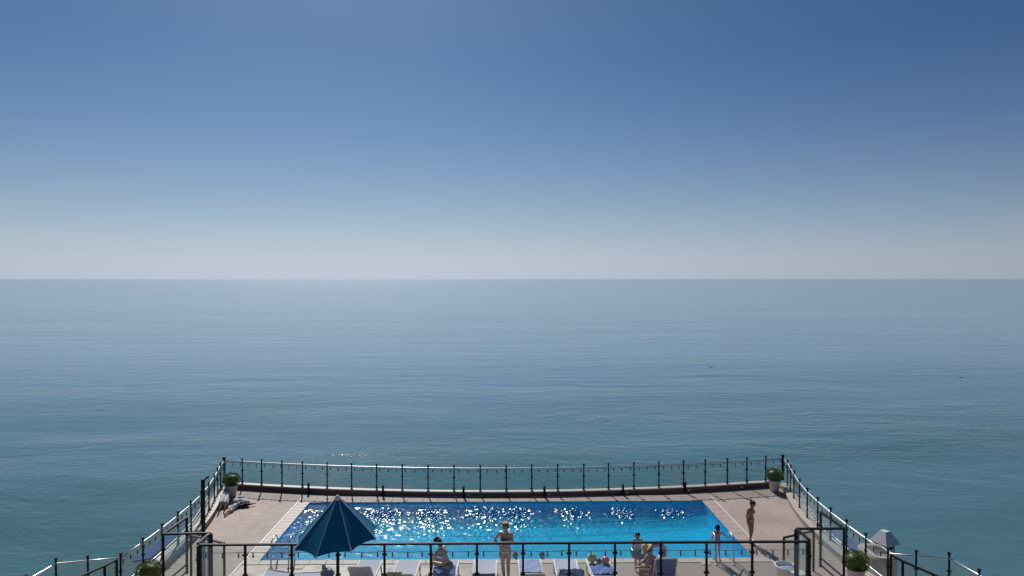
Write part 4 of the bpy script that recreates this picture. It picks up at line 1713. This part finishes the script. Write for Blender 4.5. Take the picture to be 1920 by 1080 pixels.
        if band is not None:
            bb = MB()
            bb.loft([[c_ + B @ Vector(((r0 + .003) * k * math.cos(2 * math.pi * a / nn), (r0 + .003) * 1.08 * k * math.sin(2 * math.pi * a / nn), z0 * k)) for a in range(nn)] for r0, z0 in ((.096, .008), (.0915, .050))], caps=False)
            obj('hat_band', bb.mesh('hat_band', band, True), hh, local=True)
    return t_


# standing woman, hand on hip, facing the camera
person((0.09, 19.25, 0.004), (-0.18, -1), dict(
    sL=(.165, -.01, 1.385), eL=(.335, -.06, 1.165), wL=(.175, .045, 1.06),
    sR=(-.165, -.01, 1.385), eR=(-.205, .02, 1.12), wR=(-.13, .14, 1.20),
    pelvis=(.015, 0, .93), kL=(.075, .05, .49), aL=(.03, .03, .075), tL=(.03, .20, .03), kR=(-.07, .0, .49), aR=(-.075, -.05, .075), tR=(-.11, .11, .03)),
    'woman standing in a black bikini and banded straw hat, hand on hip', M['skin_fair'], 1.0,
    hair=M['hair_dark'], suit=[('band', M['bikini_black']), ('brief', M['bikini_cream'])], hat=(.085, .122, M['straw'], M['bikini_black'], 0), slim=1.0, tilt=0.10)

# seated on a lounger, sideways, back to the camera
person((-1.60, 19.42, -0.02), (-0.90, 0.44), dict(
    pelvis=(0, -.02, .47), chest=(.0, .11, .78), neck=(0, .20, .925), head=(0, .27, 1.055),
    sL=(.165, .17, .885), eL=(.20, .36, .70), wL=(.10, .46, .52), sR=(-.165, .17, .885), eR=(-.20, .34, .69), wR=(-.08, .47, .50),
    hL=(.085, .0, .45), kL=(.12, .42, .50), aL=(.13, .40, .10), tL=(.14, .56, .055), hR=(-.085, .0, .45), kR=(-.10, .43, .49), aR=(-.12, .46, .10), tR=(-.13, .62, .055)),
    'woman in a dark bikini and navy hat sitting on a lounger, back turned', M['skin_fair'], 1.0,
    hair=M['hair_dark'], suit=[('band', M['bikini_black']), ('brief', M['bikini_dark'])], hat=(.10, .135, M['navy_hat'], None, 0), slim=0.96, tilt=-0.25)

# woman with straw hat, seated facing left
person((4.30, 18.92, -0.02), (-1.0, 0.10), dict(
    pelvis=(0, .0, .47), chest=(.0, .10, .78), neck=(0, .19, .925), head=(0, .25, 1.055),
    sL=(.165, .15, .885), eL=(.20, .30, .66), wL=(.12, .49, .58), sR=(-.165, .15, .885), eR=(-.21, .30, .66), wR=(-.12, .50, .60),
    hL=(.085, .0, .45), kL=(.12, .43, .51), aL=(.13, .38, .10), tL=(.14, .54, .055), hR=(-.085, .0, .45), kR=(-.10, .44, .50), aR=(-.12, .47, .10), tR=(-.13, .63, .055)),
    'tanned woman in a straw hat sitting on the lounger with the blue back', M['skin_tan'], 1.0,
    hair=M['hair_brown'], suit=[('onepiece', M['swim_red'])], hat=(.11, .19, M['straw'], None, 0), slim=1.0, tilt=-0.35)

# small child in a swim ring
person((3.98, 19.95, 0.004), (0.15, -1), dict(
    eL=(.26, .10, 1.12), wL=(.22, .26, 1.00), eR=(-.26, .10, 1.12), wR=(-.22, .26, 1.00)),
    'small dark haired child wearing a turquoise swim ring', M['skin_child'], 0.665, 1.28, M['hair_dark'], 'bob', [('shirt', M['shirt_white']), ('shorts', M['swim_pink'])], woman=False, slim=1.02)
o_ = torus((3.99, 19.93, 0.60), 0.175, 0.082, Matrix.Rotation(R(8), 3, 'X')).build('swim_ring', M['turq'], None, True)
tag(o_, 'turquoise swim ring round the waist of the dark haired child', 'swim ring')
o_ = torus((3.99, 19.92, 0.47), 0.155, 0.055, Matrix.Rotation(R(5), 3, 'X')).build('swim_ring', M['pinkv'], None, True)
tag(o_, 'smaller pink swim ring below the turquoise one on the child', 'swim ring')

# child at the ladder, seen from behind
person((6.55, 20.60, 0.02), (0.25, 1), dict(
    sL=(.165, -.01, 1.385), eL=(.33, .10, 1.20), wL=(.46, .24, 1.10), eR=(-.23, .0, 1.12), wR=(-.25, .06, .90),
    kL=(.075, .04, .49), kR=(-.075, .01, .49)),
    'small child in a pink swimsuit holding the rail of the pool ladder', M['skin_child'], 0.635, 1.28, M['hair_dark'], 'bob', [('onepiece', M['swim_pink'])], woman=False, slim=0.92, tilt=-0.25)

# girl in yellow on the right-hand deck
person((8.06, 21.95, 0.004), (0.72, -0.70), dict(
    chest=(0, .005, 1.26), neck=(0, .02, 1.425), head=(0, .07, 1.57), eL=(.20, -.07, 1.12), wL=(.19, -.03, .88), eR=(-.20, -.07, 1.12), wR=(-.19, -.03, .88),
    kL=(.085, .03, .49), aL=(.09, .04, .075), tL=(.11, .21, .03), aR=(-.09, -.07, .075), tR=(-.11, .10, .03)),
    'slender girl in a yellow bikini standing on the right deck', M['skin_tan'], 0.83, 1.12, M['hair_dark'], 'bun', [('triangle', M['bikini_yellow']), ('brief', M['bikini_yellow'])], slim=1.02, tilt=-0.28)

# two bathers resting at the pool's near edge
float_pose = dict(pelvis=(0, .30, .95), chest=(0, .12, 1.22), neck=(0, .04, 1.40), head=(0, .01, 1.555),
                  sL=(.165, .05, 1.36), eL=(.27, -.12, 1.32), wL=(.16, -.30, 1.42), sR=(-.165, .05, 1.36), eR=(-.27, -.12, 1.32), wR=(-.16, -.30, 1.42),
                  hL=(.085, .32, .91), kL=(.10, .62, .78), aL=(.10, .95, .86), tL=(.10, 1.10, .82), hR=(-.085, .32, .91), kR=(-.10, .60, .76), aR=(-.10, .94, .88), tR=(-.10, 1.09, .84))
fp = {k: (v[0], -v[1], v[2]) for k, v in float_pose.items()}
person((0.40, 20.96, -1.50), (0.1, -1), fp, 'blond bather resting at the pool edge beside the standing woman', M['skin_fair'], 1.0, 1.0, M['hair_blond'], 'up', [('onepiece', M['swim_pink'])], slim=0.95)
person((1.22, 20.96, -1.50), (-0.2, -1), fp, 'bather in a blue cap resting at the pool edge', M['skin_child'], 1.0, 1.0, M['cap_blue'], 'up', [('onepiece', M['bikini_dark'])], slim=0.95)
